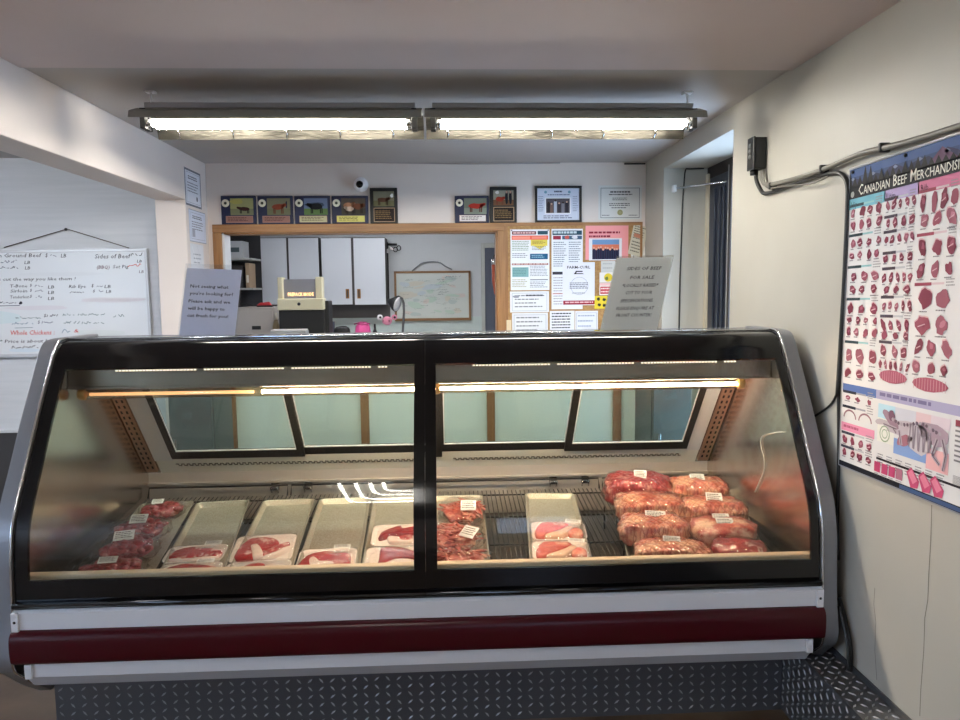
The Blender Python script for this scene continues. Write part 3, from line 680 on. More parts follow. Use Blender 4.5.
# bags of loose meat
def bag(name, px, py, w, l, h, yaw, label, mat, cat, group, tags, seed, chunk, lift=0, flap=None, strips=False, film=True):
    c = deck(px, py, lift); c.z = deck_z(c.y, -.0215+lift); r = root(name, label, cat, c, (TILT, 0, yaw), group)
    m = MB(); rd = random.Random(seed)
    m.lump((0, 0, h*.42), (w*.42, l*.42, h*.45), mat, seed, .18, 2.2, flat=h*.40)
    n = chunk
    for i in range(n):
        a = rd.random()*2*pi; q = sqrt(rd.random())*.86; x, y = q*cos(a)*w/2, q*sin(a)*l/2; z = h*(.25+.62*sqrt(max(0, 1-q*q)))
        T = Euler((rd.uniform(-.5, .5), rd.uniform(-.4, .4), rd.uniform(0, 6.3) if not strips else rd.gauss(-.6, .5))).to_matrix()
        rad = (rd.uniform(.035, .06), rd.uniform(.005, .008), rd.uniform(.005, .008)) if strips else (rd.uniform(.014, .024), rd.uniform(.012, .02), rd.uniform(.009, .014))
        m.lump((x, y, max(z*.92, rad[2]+.001)), rad, mat, seed+i, .25, 1.6, T, 10, 6)
    m.build('meat', r, local=True)
    if film:
        f = MB(); f.lump((0, 0, h*.48), (w*.53, l*.53, h*.60), FILM, seed+50, .16, 3.4, flat=h*.47, nu=40, nv=20, pw=.75)
        if flap:
            fx, fy, fw, fl = flap; n = 8
            g = [[Vector((fx+(i/n-.5)*fw, fy+(j/n-.5)*fl, .012+.012*noise.noise(Vector((i*.7, j*.7, seed))))) for i in range(n+1)] for j in range(n+1)]
            f.add([v for q in g for v in q], [(j*(n+1)+i, j*(n+1)+i+1, (j+1)*(n+1)+i+1, (j+1)*(n+1)+i) for j in range(n) for i in range(n)], FILM, True)
        f.build('clear_bag', r, local=True)
    for tx, ty, tw, tl, rot, slope in tags:
        zz = h*1.10*sqrt(max(.05, 1-(tx/.6)**2*.8-(ty/.6)**2*.8))+.004
        U = Vector((tw*cos(rot), tw*sin(rot), 0)); V = Vector((tl*sin(rot), -tl*cos(rot), -tl*slope))
        a = Art(Vector((tx*w, ty*l, zz))-U/2-V/2, U, V); print_label(a); a.build('price_label', r, local=True)
    return r
G1 = 'clear bags of stewing beef'
bag('stew_beef_bag', 162, 511, .17, .13, .052, .1, 'clear bag of stewing beef at the far end of the leftmost tray', STEW, 'meat bag', G1, [(-.1, .12, .045, .03, .05, .25)], 11, 26, .0, (-.12, -.02, .1, .1))
bag('stew_beef_bag', 141, 530.5, .20, .16, .058, .1, 'clear bag of stewing beef second from the back of the leftmost tray', STEW, 'meat bag', G1, [(-.03, .05, .062, .046, .02, .35)], 12, 30, .006)
bag('stew_beef_bag', 127, 550, .21, .17, .058, .12, 'clear bag of stewing beef second from the front of the leftmost tray', STEW, 'meat bag', G1, [(-.08, .22, .070, .048, .12, .35)], 13, 30, .006, (-.11, .06, .09, .1))
bag('stew_beef_bag', 112, 569, .22, .14, .05, .12, 'clear bag of stewing beef half hidden by ledge at front of the leftmost tray', STEW, 'meat bag', G1, [(-.04, -.02, .062, .03, .0, .3)], 14, 26, .0)
G2 = 'clear bags of beef strips'
bag('beef_strip_bag', 462, 513, .18, .22, .06, -.1, 'clear bag of sliced beef strips at the back right of the centre post', STRIP, 'meat bag', G2, [(.16, -.12, .062, .052, .05, .4)], 21, 40, .0, (-.06, .06, .2, .2), True)
bag('beef_strip_bag', 455, 539, .20, .20, .065, -.1, 'clear bag of beef strips in the middle right of centre post, tilted label', STRIP, 'meat bag', G2, [(.28, -.16, .06, .052, -.5, .4)], 22, 46, .004, None, True)
bag('beef_strip_bag', 458, 560, .22, .14, .055, -.2, 'clear bag of beef strips against the ledge right of the centre post', STRIP, 'meat bag', G2, [], 23, 40, .0, None, True)
# netted roasts
def roast_mat(name, red, dark, fat, lo, hi, net=True):
    if name in _mats: return _mats[name]
    t = NT(name); v = t.coords(); a = t.noise(v, 13, 5, .6); b = t.noise(v, 40, 4)
    base = t.ramp(b, [(.35, dark), (.62, red)]); k = t.ramp(a, [(lo, (0, 0, 0)), (hi, (255, 255, 255))])
    mx = t.node('ShaderNodeMix', data_type='RGBA'); t.link(k, mx.inputs['Factor']); t.link(base, mx.inputs[6]); mx.inputs[7].default_value = (*lin(fat), 1)
    col = mx.outputs[2]
    if net:
        hs = []
        for rot in (radians(38), radians(-38)):
            w = t.node('ShaderNodeTexWave', wave_type='BANDS', bands_direction='X'); w.inputs['Scale'].default_value = 15; w.inputs['Distortion'].default_value = .6; w.inputs['Detail'].default_value = 0
            t.link(t.coords((1, 1, 1), (0, 0, rot)), w.inputs['Vector']); hs.append(w.outputs['Fac'])
        mn = t.node('ShaderNodeMath', operation='MINIMUM'); t.link(hs[0], mn.inputs[0]); t.link(hs[1], mn.inputs[1])
        kk = t.ramp(mn.outputs[0], [(.03, (255, 255, 255)), (.12, (0, 0, 0))])
        m2 = t.node('ShaderNodeMix', data_type='RGBA'); mu = t.node('ShaderNodeMath', operation='MULTIPLY'); mu.inputs[1].default_value = .5
        t.link(kk, mu.inputs[0]); t.link(mu.outputs[0], m2.inputs['Factor']); t.link(col, m2.inputs[6]); m2.inputs[7].default_value = (*lin((150, 50, 46)), 1); col = m2.outputs[2]
        t.bump(mn.outputs[0], .7, .008)
    else: t.bump(b, .6, .006)
    t.link(col, t.b.inputs['Base Color']); t.set(Roughness=.35, Coat_Weight=.9, Coat_Roughness=.1); _mats[name] = t.m; return t.m
RO1 = roast_mat('roast_net', (222, 122, 100), (196, 84, 74), (246, 186, 150), .38, .56); RO2 = roast_mat('roast_red', (192, 74, 74), (156, 46, 58), (232, 168, 152), .50, .62)
RO3 = roast_mat('roast_plain', (206, 104, 88), (172, 64, 60), (244, 200, 170), .42, .56, False)
RO4 = roast_mat('roast_marbled', (172, 50, 54), (138, 30, 40), (244, 214, 206), .54, .60, False)
def roast(px, py, w, l, h, yaw, label, mat, tags, seed, lift=0, tail=None, roll=0):
    c = deck(px, py, lift); c.z = deck_z(c.y, -.021+lift); r = root('roast', label, 'roast', c, (TILT+roll, 0, yaw), 'roasts in clear wrap at the right of the case')
    m = MB(); m.lump((0, 0, h/2), (w/2, l/2, h/2), mat, seed, .14, 2.2, nu=40, nv=22, pw=.58, flat=h*.48); m.build('meat', r, local=True)
    f = MB(); f.lump((0, 0, h*.5), (w*.515, l*.53, h*.53), FILM, seed+9, .14, 2.4, nu=44, nv=22, pw=.57, flat=h*.495)
    for sx in ([-1, 1] if tail is None else tail):
        n = 7; g = [[Vector((sx*(w*.44+.055*j/n), (i/n-.5)*l*.55*(1+.5*j/n), h*.32-.03*j/n+.012*noise.noise(Vector((i*.9, j*.8, seed+sx))))) for i in range(n+1)] for j in range(n+1)]
        f.add([v for q in g for v in q], [(j*(n+1)+i, j*(n+1)+i+1, (j+1)*(n+1)+i+1, (j+1)*(n+1)+i) for j in range(n) for i in range(n)], FILM, True)
    f.build('clear_wrap', r, local=True)
    for tx, ty, tw, tl, rot, slope in tags:
        slope = max(slope, .45)
        U = Vector((tw*cos(rot), tw*sin(rot), 0)); V = Vector((tl*sin(rot), -tl*cos(rot), -tl*slope))
        a = Art(Vector((tx*w, ty*l, h*1.035-h*.62*ty*ty*2))-U/2-V/2, U, V); print_label(a); a.build('price_label', r, local=True)
roast(637, 498, .275, .18, .125, -.12, 'big red roast at the back of the left stack of roasts', RO2, [(.04, -.02, .052, .045, -.1, .25)], 31, .012, [-1])
roast(650, 515, .27, .16, .105, -.18, 'netted pink roast second from the back in the left stack', RO1, [], 32, .014, [-1])
roast(654, 538, .25, .16, .105, -.16, 'netted roast second from the front in the left stack, oval label on top', RO1, [(.02, .12, .075, .035, -.05, .1)], 33, .006, [1])
roast(671, 561, .255, .13, .092, -.06, 'netted orange roast at the front of the left stack, against the ledge', RO1, [(.02, .18, .06, .03, -.1, .1)], 34, .0, [1])
roast(698, 500, .24, .16, .115, -.15, 'netted pink roast at the back of the right stack', RO1, [(-.02, .1, .06, .035, 0, .1)], 35, .010, [])
roast(712, 519, .25, .15, .105, -.10, 'netted roast second from the back in the right stack, square label', RO1, [(.02, .04, .062, .05, -.12, .25)], 36, .012, [])
roast(722, 540, .235, .15, .10, -.08, 'pale fatty roast second from the front in the right stack, two labels', RO3, [(.0, .18, .062, .035, 0, .1), (.0, -.14, .062, .04, 0, .45)], 37, .004, [1])
roast(738, 560, .18, .14, .088, -.35, 'dark marbled roast at the front of the right stack', RO4, [], 38, .0, [1])
# ------------------------------------------------------------------ signs on the case
SB = 1.3588
def sign(name, label, bl, br, tl, tr, yb, yt, draw, paper, acr):
    BLp, BRp = onY(*bl, yb), onY(*br, yb); TLp, TRp = onY(*tl, yt), onY(*tr, yt)
    BLp.z = BRp.z = SB
    U = TRp-TLp; V = BLp-TLp
    r = root(name, label, 'sign', ((BLp.x+BRp.x)/2, yb, SB))
    a = Art(TLp, U, V, paper, .0006); draw(a); a.build('printed_sheet', r)
    n = a.N; m = MB()
    e = .05 if acr else .02
    for d in (.004, -.0035): m.plate(*[TLp+U*x+V*y+n*d for x, y in ((-e*.6, -e*1.3), (-e*.6, .999), (1+e*.6, .999), (1+e*.6, -e*1.3))], .0016 if acr else .0004, ACRYL if acr else SLEEVE)
    m.build('clear_holder' if acr else 'plastic_sleeve', r)
    f = MB(); f.box((BLp.x+BRp.x)/2-U.length*.42, (BLp.x+BRp.x)/2+U.length*.42, yb-.022, yb+.045, SB, SB+.003, ACRYL); f.build('holder_foot', r)
    return r
DK = (58, 58, 76)
def draw1(a):
    for s, y, w in (('Not seeing what', .285, .69), ("you're looking for?", .39, .79), ('Please ask and we', .505, .755), ('will be happy to', .61, .67), ('cut fresh for you!', .715, .745)):
        a.text(s, .10, y, .047, (34, 34, 52), 2, 'l', w, .014)
sign('counter_sign', 'white sign asking if you are not seeing what you want, left end of case top', (179, 334), (240, 334), (187, 268), (242, 270), 2.80, 2.85, draw1, ink((222, 223, 236)), True)
def draw2(a):
    c = (44, 46, 48)
    for s, y, w, b in (('SIDES OF BEEF', .175, .62, .010), ('FOR SALE', .30, .43, .010), ('*LOCALLY RAISED*', .41, .64, .018), ('CUT TO YOUR', .51, .47, .012), ('SPECIFICATIONS.', .62, .58, .016), ('PLEASE ENQUIRE AT', .725, .67, .010), ('FRONT COUNTER!', .82, .62, .010)):
        a.text(s, .53, y, .045, c, 2, 'c', w, b, .12)
sign('counter_sign', 'grey plastic sleeved sign offering sides of beef, leaning on the case top', (600, 331), (662, 331), (617, 258), (673, 257), 2.80, 2.87, draw2, ink((242, 244, 240)), False)

# ------------------------------------------------------------------ plaques and frames over the pass-through
def wb(px0, py0, px1, py1, Y):
    a, b = onY(px0, py0, Y), onY(px1, py1, Y); return a.x, b.x, b.z, a.z
TOPZ = OZ1+.0522
NAVY = M('plaque_navy', (16, 24, 62), .5); PBLK = M('plaque_black', (14, 13, 14), .5)
def beast(a, x0, x1, y0, y1, body, leg, n=1, seed=0, l=3, face=1):
    w, h = x1-x0, y1-y0; cx, cy = (x0+x1)/2, y0+h*.42
    a.blob(cx, cy, w*.34, h*.24, body, l, 0, seed, .1)
    hx = cx+face*w*.38; a.blob(hx, cy-h*.14, w*.10, h*.14, body, l, .4*face, seed+1, .1); a.poly([(cx+face*w*.2, cy-h*.22), (hx, cy-h*.26), (hx, cy), (cx+face*w*.2, cy+h*.15)], body, l)
    for k in (-.27, -.2, .18, .26): a.rect(cx+w*k, cy+h*.1, cx+w*(k+.05), y1-h*.04, leg, l)
def plaque(label, px0, py0, px1, py1, blue, scene, group=None, gold=None):
    x0, x1, z0, z1 = wb(px0, py0, px1, py1, YB-.012); z0 = TOPZ; yf = YB-.020
    x0 += .0015; x1 -= .0015
    r = root('award_plaque', label, 'plaque', ((x0+x1)/2, yf+.009, z0), group=group)
    MB().box(x0, x1, yf, YB-.0015, z0, z1, NAVY if blue else PBLK).build('board', r, .003)
    W, H = x1-x0, z1-z0; O = Vector((x0, yf-.0003, z1))
    def A(a, b, c, d, col): return Art(O+Vector((a*W, 0, -b*H)), ((c-a)*W, 0, 0), (0, 0, -(d-b)*H), ink(col), .001)
    ph = A(.27, .09, .93, .68, scene['bg']) if blue else A(.13, .10, .88, .52, scene['bg'])
    ph.rect(0, .62, 1, 1, scene['grass'], 1)
    for q in scene.get('bits', []): ph.blob(*q)
    for i, q in enumerate(scene['cows']): beast(ph, *q[:4], q[4], q[5], seed=i+px0 % 7, l=4+i*4, face=q[6] if len(q) > 6 else 1)
    ph.build('photo', r)
    pl = A(.13, .71, .91, .95, gold or (150, 110, 100)) if blue else A(.13, .56, .90, .96, (40, 30, 26))
    pl.frame(0, 0, 1, 1, .05, (190, 160, 130) if not blue else (176, 140, 126), 1); pl.lines(.08, .2, .92, .85, 3 if blue else 5, (92, 60, 56) if blue else (150, 120, 80), .4, 2, int(px0)); pl.build('name_plate', r)
    if blue:
        c = O+Vector((.135*W, -.001, -.26*H)); m = MB().lathe((c.x, c.y-.002, c.z), [(.105*H*1.3, .002), (.105*H*1.3, 0), (.09*H, -.0012)], ink((226, 222, 200)), 20, 'y'); md = m.build('medallion', r)
        MB().lathe((c.x, c.y-.0036, c.z), [(.055*H, .0008), (.05*H, 0)], ink((64, 66, 52)), 16, 'y').build('emblem', md)
    return r
GP = 'row of blue cattle plaques over the pass-through'
G_ = (120, 130, 92)
plaque('navy plaque with dark cow in yellow-green field, leftmost over the pass-through', 220.6, 196, 257, 224, True, dict(bg=(150, 150, 104), grass=(120, 122, 92), cows=[(.25, .95, .42, .92, (60, 30, 28), (40, 26, 24), -1)], bits=[(.3, .2, .3, .14, (166, 160, 90), 2)]), GP)
plaque('navy plaque with round red cow, second from left over the pass-through', 257.2, 196, 293.8, 224, True, dict(bg=(120, 118, 96), grass=(112, 112, 84), cows=[(.1, .85, .2, .95, (140, 66, 44), (110, 54, 40))], bits=[(.84, .4, .04, .2, (40, 44, 70), 2)]), GP)
plaque('navy plaque with black cow under blue sky, third from left over pass-through', 294, 196, 331, 224, True, dict(bg=(104, 118, 148), grass=(96, 122, 72), cows=[(.08, .95, .18, .95, (24, 24, 28), (22, 22, 26), -1)], bits=[(.5, .4, .45, .12, (60, 72, 92), 2)]), GP, (196, 190, 150))
plaque('navy plaque with brown and white cattle and gold plate, beside a tall black plaque', 331.2, 196, 368.8, 224, True, dict(bg=(90, 80, 70), grass=(72, 66, 56), cows=[(.0, .6, .12, .9, (176, 124, 92), (60, 44, 36)), (.35, 1, .2, .95, (112, 66, 44), (40, 32, 30)), (.1, .6, .4, 1, (214, 190, 170), (50, 40, 34), -1)]), GP, (226, 216, 120))
plaque('tall black plaque with one brown cow, right end of the plaque row below camera', 369.4, 188, 398.2, 224, False, dict(bg=(128, 124, 104), grass=(112, 110, 78), cows=[(.05, .85, .3, .95, (92, 58, 40), (70, 46, 34))], bits=[(.9, .3, .08, .12, (240, 240, 236), 3)]))
plaque('navy plaque with bright red cow and white plate, left of two people plaque', 454.4, 196, 489.2, 224, True, dict(bg=(112, 118, 104), grass=(130, 138, 124), cows=[(.04, .98, .2, .9, (168, 48, 36), (90, 40, 34))]), None, (232, 224, 218))
plaque('tall black plaque with two people beside a red cow, left of framed award', 489.4, 187, 517, 224, False, dict(bg=(150, 146, 130), grass=(120, 84, 60), cows=[(.02, .6, .3, .98, (160, 56, 38), (120, 60, 44))], bits=[(.66, .5, .08, .42, (22, 24, 34), 5), (.85, .5, .08, .42, (22, 24, 34), 6), (.2, .15, .1, .1, (230, 226, 220), 7), (.66, .12, .05, .08, (190, 150, 130), 8), (.85, .12, .05, .08, (190, 150, 130), 8)]))
# framed picture and certificate
x0, x1, z0, z1 = wb(535, 186, 581.6, 223.4, YB-.012); z0 = max(z0, TOPZ)
r = root('picture_frame', 'black framed award sheet with a small photo, above the notice board', 'picture frame', ((x0+x1)/2, YB-.01, z0))
f = MB(); q = .014
for a in ((x0, x1, z0, z0+q), (x0, x1, z1-q, z1), (x0, x0+q, z0+q, z1-q), (x1-q, x1, z0+q, z1-q)): f.box(a[0], a[1], YB-.02, YB-.001, a[2], a[3], PBLK)
f.build('frame', r, .002)
a = Art((x0+q, YB-.008, z1-q), (x1-x0-2*q, 0, 0), (0, 0, -(z1-z0-2*q)), ink((214, 220, 236)))
a.text('AWARD', .5, .14, .04, (50, 60, 90), 2, 'c', .18) if False else a.lines(.40, .08, .6, .16, 1, (50, 60, 90), .6, 1, 3)
for x in (.2, .76): a.disc(x, .12, .045, (126, 170, 190))
a.lines(.25, .19, .78, .26, 1, (100, 110, 140), .4, 1, 4, .1); a.rect(.18, .29, .80, .80, (236, 238, 244), 1); a.rect(.21, .32, .77, .77, (84, 78, 84), 2)
for i, (x, h_, c) in enumerate(((.27, .3, (44, 40, 46)), (.34, .26, (120, 96, 88)), (.43, .36, (186, 192, 206)), (.52, .28, (62, 56, 62)), (.61, .3, (126, 124, 134)), (.70, .32, (48, 44, 54)))):
    a.rect(x-.035, .77-h_, x+.035, .77, c, 3); a.disc(x, .75-h_, .03, (196, 160, 140) if i % 2 else (60, 46, 40), 3)
a.lines(.03, .25, .16, .75, 9, (130, 140, 166), .35, 1, 8); a.lines(.84, .25, .97, .75, 9, (130, 140, 166), .35, 1, 9); a.lines(.15, .85, .85, .97, 2, (90, 100, 130), .4, 1, 10)
a.build('picture', r)
def cert(a):
    a.frame(.05, .07, .95, .95, .014, (90, 92, 96), 1)
    a.lines(.27, .17, .73, .22, 1, (60, 62, 66), .8, 1, 1, 0); a.lines(.24, .25, .78, .30, 1, (80, 80, 84), .6, 1, 2, 0); a.lines(.32, .36, .68, .46, 2, (90, 90, 92), .4, 1, 3); a.lines(.25, .52, .75, .62, 2, (80, 80, 84), .45, 1, 4); a.lines(.3, .64, .7, .7, 1, (100, 100, 104), .4, 1, 5)
    a.disc(.5, .79, .085, (176, 172, 128), 2); a.ring(.5, .79, .05, .012, (140, 136, 98), 3); a.lines(.08, .86, .3, .92, 1, (110, 110, 112), .4, 1, 6); a.lines(.7, .86, .92, .92, 1, (110, 110, 112), .4, 1, 7)
q = wb(598.5, 185.5, 641.5, 219.5, YB-.002)
sheet('certificate', 'white certificate with thin dark border and gold seal, on back wall by right corner', 'certificate', (q[0], YB-.002, q[3]), (q[1], YB-.002, q[3]), (q[0], YB-.002, q[2]), cert, None, ink((222, 222, 220)), .0012)
# security camera
c = onY(360, 185, YB-.03)
r = root('security_camera', 'small white dome security camera on the wall above cattle plaques', 'camera', (c.x, YB-.03, c.z))
WP = M('camera_white', (238, 236, 238), .35)
MB().lathe((c.x+.004, YB-.001, c.z+.006), [(.046, 0), (.046, -.012), (.038, -.022)], WP, 24, 'y').build('mount', r)
MB().lathe((c.x, YB-.022, c.z), [(.036, .006), (.040, -.008), (.036, -.026), (.026, -.034)], WP, 24, 'y').build('housing', r)
MB().lathe((c.x, YB-.054, c.z+.001), [(.023, 0), (.022, -.005), (.010, -.007)], BLACK, 20, 'y').build('lens', r)
MB().tube([tuple(onY(*p, YB-.006)) for p in ((340, 162), (470, 164), (560, 163))], .004, M('wall_wire', (172, 164, 160), .6), 6).build('wall_wire', None, label='thin painted cable running along the top of back wall', cat='cable')
MB().box(onY(624, 162, YB).x, onY(645, 162, YB).x, YB-.012, YB-.001, CZ-.014, CZ-.006, M('gap_dark', (44, 40, 38), .8)).build('trim_6', None, kind='structure')
# papers on the pillar side
def pil(px, py): return onX(px, py, XL+.0001)
def pcert(border):
    def d(a):
        a.frame(.0, .0, 1, 1, .055 if border else .02, (120, 122, 130) if border else (150, 154, 166), 1); a.frame(.09, .09, .91, .91, .01, (150, 150, 156), 2)
        a.lines(.2, .18, .8, .3, 2, (100, 100, 108), .5, 2, 2, .1); a.lines(.15, .36, .85, .66, 4, (130, 130, 138), .35, 2, 3)
        if border: a.disc(.72, .76, .07, (120, 120, 126), 2)
        else: a.rect(.15, .6, .32, .85, (170, 172, 184), 2)
    return d
def psheet(label, tl, tr, bl, br, d, col=(226, 228, 236)):
    A, B, C = pil(*tl), pil(*tr), pil(*bl); B.z = A.z; C.y = A.y
    sheet('certificate', label, 'certificate', A, B, C, d, None, ink(col), .001)
psheet('grey bordered certificate at the top of the pillar side, left of the back wall', (183.7, 166.5), (199.8, 173), (184.5, 204), (201.5, 208.5), pcert(True))
psheet('plain white certificate under the grey bordered one on the pillar side', (188.3, 208.3), (204.8, 212.2), (190, 241), (205.6, 243), pcert(False), (218, 222, 236))
psheet('wrinkled plastic sleeve hanging lowest on the pillar side', (190, 243), (203, 245), (192, 268), (204, 268), lambda a: (a.lines(.2, .4, .8, .9, 3, (170, 172, 180), .3, 2, 3), a.line(.1, .1, .5, .9, .03, (246, 246, 248), 3), a.line(.5, .05, .8, .8, .02, (200, 202, 208), 3)), (226, 226, 230))

# ------------------------------------------------------------------ notice board and its papers
bx0, bx1 = onY(504.5, 300, YB).x, onY(641, 300, YB).x; bz1 = onY(560, 223.5, YB).z+.006; bz0 = 1.0
bz1 = min(bz1, OZ1+.052)
nb = root('notice_board', 'cork notice board in oak frame covered with papers', 'notice board', ((bx0+bx1)/2, YB-.01, bz0))
CORK = mottled('cork', (160, 120, 72), (182, 142, 92), 60, .8, .3)
MB().box(bx0+.02, bx1-.015, YB-.014, YB-.001, bz0+.02, bz1-.02, CORK).build('cork_panel', nb)
f = MB().box(bx0, bx1, YB-.022, YB-.001, bz1-.022, bz1, OAKX).box(bx0, bx1, YB-.022, YB-.001, bz0, bz0+.022, OAKX).box(bx0, bx0+.022, YB-.022, YB-.001, bz0+.022, bz1-.022, OAKZ).box(bx1-.016, bx1, YB-.022, YB-.001, bz0+.022, bz1-.022, OAKZ)
f.build('frame', nb, .002)
def note(name, label, tl, br, draw, col=(236, 236, 238), d=.0152, tr=None, bl=None, cat='paper', zmax=True):
    Y = YB-d; A = onY(*tl, Y); Bq = onY(*br, Y)
    if tr: B, C = onY(*tr, Y), onY(*bl, Y)
    else: B = Vector((Bq.x, Y, A.z)); C = Vector((A.x, Y, Bq.z))
    return sheet(name, label, cat, A, B, C, draw, None, ink(col), .0005)
def d_safe(a):
    a.rect(.04, .03, .66, .085, (110, 44, 60)); a.rect(.70, .025, .96, .085, (44, 78, 92)); a.lines(.07, .045, .62, .085, 1, (220, 180, 180), .6, 2, 1, 0)
    a.rect(.03, .10, .97, .17, (232, 104, 84)); a.rect(.05, .115, .5, .155, (240, 150, 130), 2); a.rect(.55, .115, .93, .155, (240, 140, 120), 2)
    a.rect(.52, .17, .95, .27, (226, 206, 92)); a.poly([(.6, .27), (.9, .27), (.75, .33)], (226, 206, 92)); a.lines(.56, .19, .92, .25, 3, (150, 110, 50), .4, 2, 2)
    a.lines(.04, .19, .48, .36, 6, (130, 150, 120), .4, 1, 3, .1); a.lines(.55, .28, .93, .35, 3, (120, 120, 126), .4, 2, 4); a.lines(.04, .39, .44, .48, 3, (140, 140, 150), .4, 1, 5)
    a.rect(.5, .40, .96, .49, (26, 90, 130)); a.lines(.54, .42, .9, .48, 2, (150, 190, 210), .4, 2, 6)
    a.rect(.03, .555, .97, .585, (150, 96, 92)); a.lines(.05, .56, .95, .585, 1, (230, 200, 190), .6, 2, 7, 0)
    a.rect(.04, .62, .46, .78, (132, 176, 176)); a.lines(.06, .64, .44, .77, 5, (90, 130, 134), .4, 2, 8); a.lines(.5, .6, .96, .78, 7, (120, 124, 132), .35, 1, 9); a.lines(.04, .82, .44, .96, 5, (170, 164, 120), .4, 1, 10); a.rect(.5, .82, .96, .835, (120, 122, 128)); a.lines(.5, .86, .96, .97, 4, (130, 132, 140), .4, 1, 11)
    for x, y in ((.03, .015), (.97, .015)): a.disc(x, y, .011, (40, 42, 50), 3)
note('safety_poster', 'tall notice with orange and yellow panels, top left of the notice board', (510.4, 229.5), (549.4, 290), d_safe, (232, 234, 238), cat='poster')
def d_blue(a):
    a.rect(.03, .02, .97, .075, (40, 74, 92)); a.lines(.06, .03, .8, .075, 1, (190, 206, 214), .6, 2, 1, 0); a.rect(.05, .085, .3, .13, (150, 40, 64)); a.rect(.34, .085, .97, .13, (70, 96, 122)); a.blob(.5, .105, .08, .02, (200, 90, 80), 2); a.blob(.75, .105, .1, .02, (220, 220, 226), 2)
    a.lines(.06, .16, .5, .48, 12, (130, 136, 148), .4, 1, 2); a.lines(.55, .16, .96, .48, 12, (130, 136, 148), .4, 1, 3)
    a.rect(.03, .53, .5, .565, (44, 44, 56)); a.lines(.06, .6, .5, .96, 11, (150, 140, 146), .3, 1, 4); a.rect(.03, .8, .5, .81, (222, 130, 120))
note('safety_poster', 'tall notice with dark teal heading, behind the farm curl poster', (551.5, 229), (582.6, 309), d_blue, (230, 232, 238), cat='poster')
def d_curl(a):
    a.text('FARM-CURL', .5, .145, .062, (40, 40, 46), 2, 'c', .72, .016)
    a.rect(.40, .20, .62, .225, (26, 26, 30), 2); a.poly([(.34, .275), (.40, .225), (.44, .225), (.42, .255), (.62, .255), (.66, .275)], (26, 26, 30), 2)
    a.ring(.52, .55, .20, .008, (150, 152, 162), 2, 28); a.lines(.22, .47, .8, .63, 4, (120, 122, 132), .5, 2, 3, .1); a.lines(.3, .7, .72, .76, 1, (176, 178, 188), .5, 2, 4)
    a.rect(.02, .89, 1, .985, (150, 30, 50), 1); a.lines(.08, .915, .95, .97, 1, (226, 180, 188), .6, 2, 5, 0)
note('curling_poster', 'white farm curl poster with dark red strip along its bottom edge', (562.6, 262.4), (594.6, 305), d_curl, (230, 230, 240), .0165, cat='poster')
def d_plain(seed, n=5, frame=True, c=(120, 122, 132)):
    def d(a):
        if frame: a.frame(.05, .08, .95, .94, .02, (176, 178, 188), 1)
        a.lines(.12, .18, .88, .88, n, c, .28, 2, seed, .3)
    return d
note('memo', 'white memo with thin border, lower left of the notice board under the orange notice', (510, 291.5), (549, 312), lambda a: (d_plain(31, 4)(a), a.blob(.16, .25, .09, .06, (150, 152, 164), 3), a.lines(.4, .16, .92, .28, 1, (70, 72, 82), .6, 2, 5)), (228, 230, 234), .0160)
note('memo', 'white memo peeking over the case at lower left of the notice board', (512, 313), (548, 336), d_plain(33, 4), (224, 226, 230), .0166)
note('memo', 'white memo with bold rows of print, bottom middle of the notice board', (549.8, 311), (574.5, 336), lambda a: a.lines(.08, .08, .92, .75, 6, (50, 52, 62), .42, 2, 41, .15), (230, 231, 238), .0166)
note('memo', 'white card with pale boxed print, bottom of the notice board left of the grey sign', (575.2, 311), (597.8, 333), d_plain(43, 3, True, (166, 176, 200)), (228, 230, 238), .0166)
def d_pink(a):
    for y, w in ((.19, .72), (.30, .5), (.40, .62)): a.lines(.08, y, .08+w, y+.10, 1, (140, 40, 60), .55, 2, int(y*100), 0)
note('pink_poster', 'pink poster at the top of the notice board behind the group photo', (585.5, 225), (628.2, 259.5), d_pink, (240, 160, 164), .0160, cat='poster')
def d_group(a):
    a.rect(.10, .05, .92, .95, (60, 74, 110)); a.rect(.10, .05, .92, .28, (112, 150, 196), 2); a.rect(.10, .28, .92, .5, (214, 120, 92), 2); a.rect(.1, .5, .92, .95, (44, 52, 84), 2)
    rd = random.Random(4)
    for i in range(11):
        x = .15+.07*i; y = .42+.12*rd.random(); a.rect(x-.025, y, x+.025, .93, (26+rd.randint(0, 18), 32, 58), 3+i % 2); a.disc(x, y-.02, .045, (222, 168, 146), 5)
note('group_photo', 'group photo of people in dark clothes pinned over the pink poster', (589, 238.5), (621.7, 260.2), d_group, (226, 226, 232), .0170, cat='photo')
note('newspaper_clipping', 'crooked newspaper clipping in the top right corner of the notice board', (634, 223.2), (642, 257.5), lambda a: (a.lines(.1, .06, .9, .5, 6, (110, 104, 96), .4, 2, 51), a.rect(.15, .3, .6, .42, (196, 130, 106), 3), a.lines(.1, .55, .9, .95, 4, (120, 116, 106), .4, 2, 52)), (206, 200, 180), .0180, (648.3, 227.5), (627.8, 253.5))
note('memo', 'white slip with a small round stamp under the crooked newspaper clipping', (631, 247), (645, 272), lambda a: (a.ring(.45, .4, .14, .03, (130, 130, 136), 2), a.rect(.4, .06, .62, .1, (60, 60, 66), 2)), (224, 222, 216), .0162)
note('card', 'pale grey card pinned left of the grey sign, uppermost in its column', (601, 261), (615.5, 273), d_plain(61, 2, False, (176, 176, 178)), (206, 206, 204), .0155)
note('card', 'white card with a round yellow print, left edge of the grey sign', (599.5, 272.5), (614, 282.5), lambda a: (a.disc(.6, .5, .42, (226, 200, 60), 2), a.blob(.5, .6, .12, .16, (120, 130, 60), 3)), (236, 230, 226), .0160)
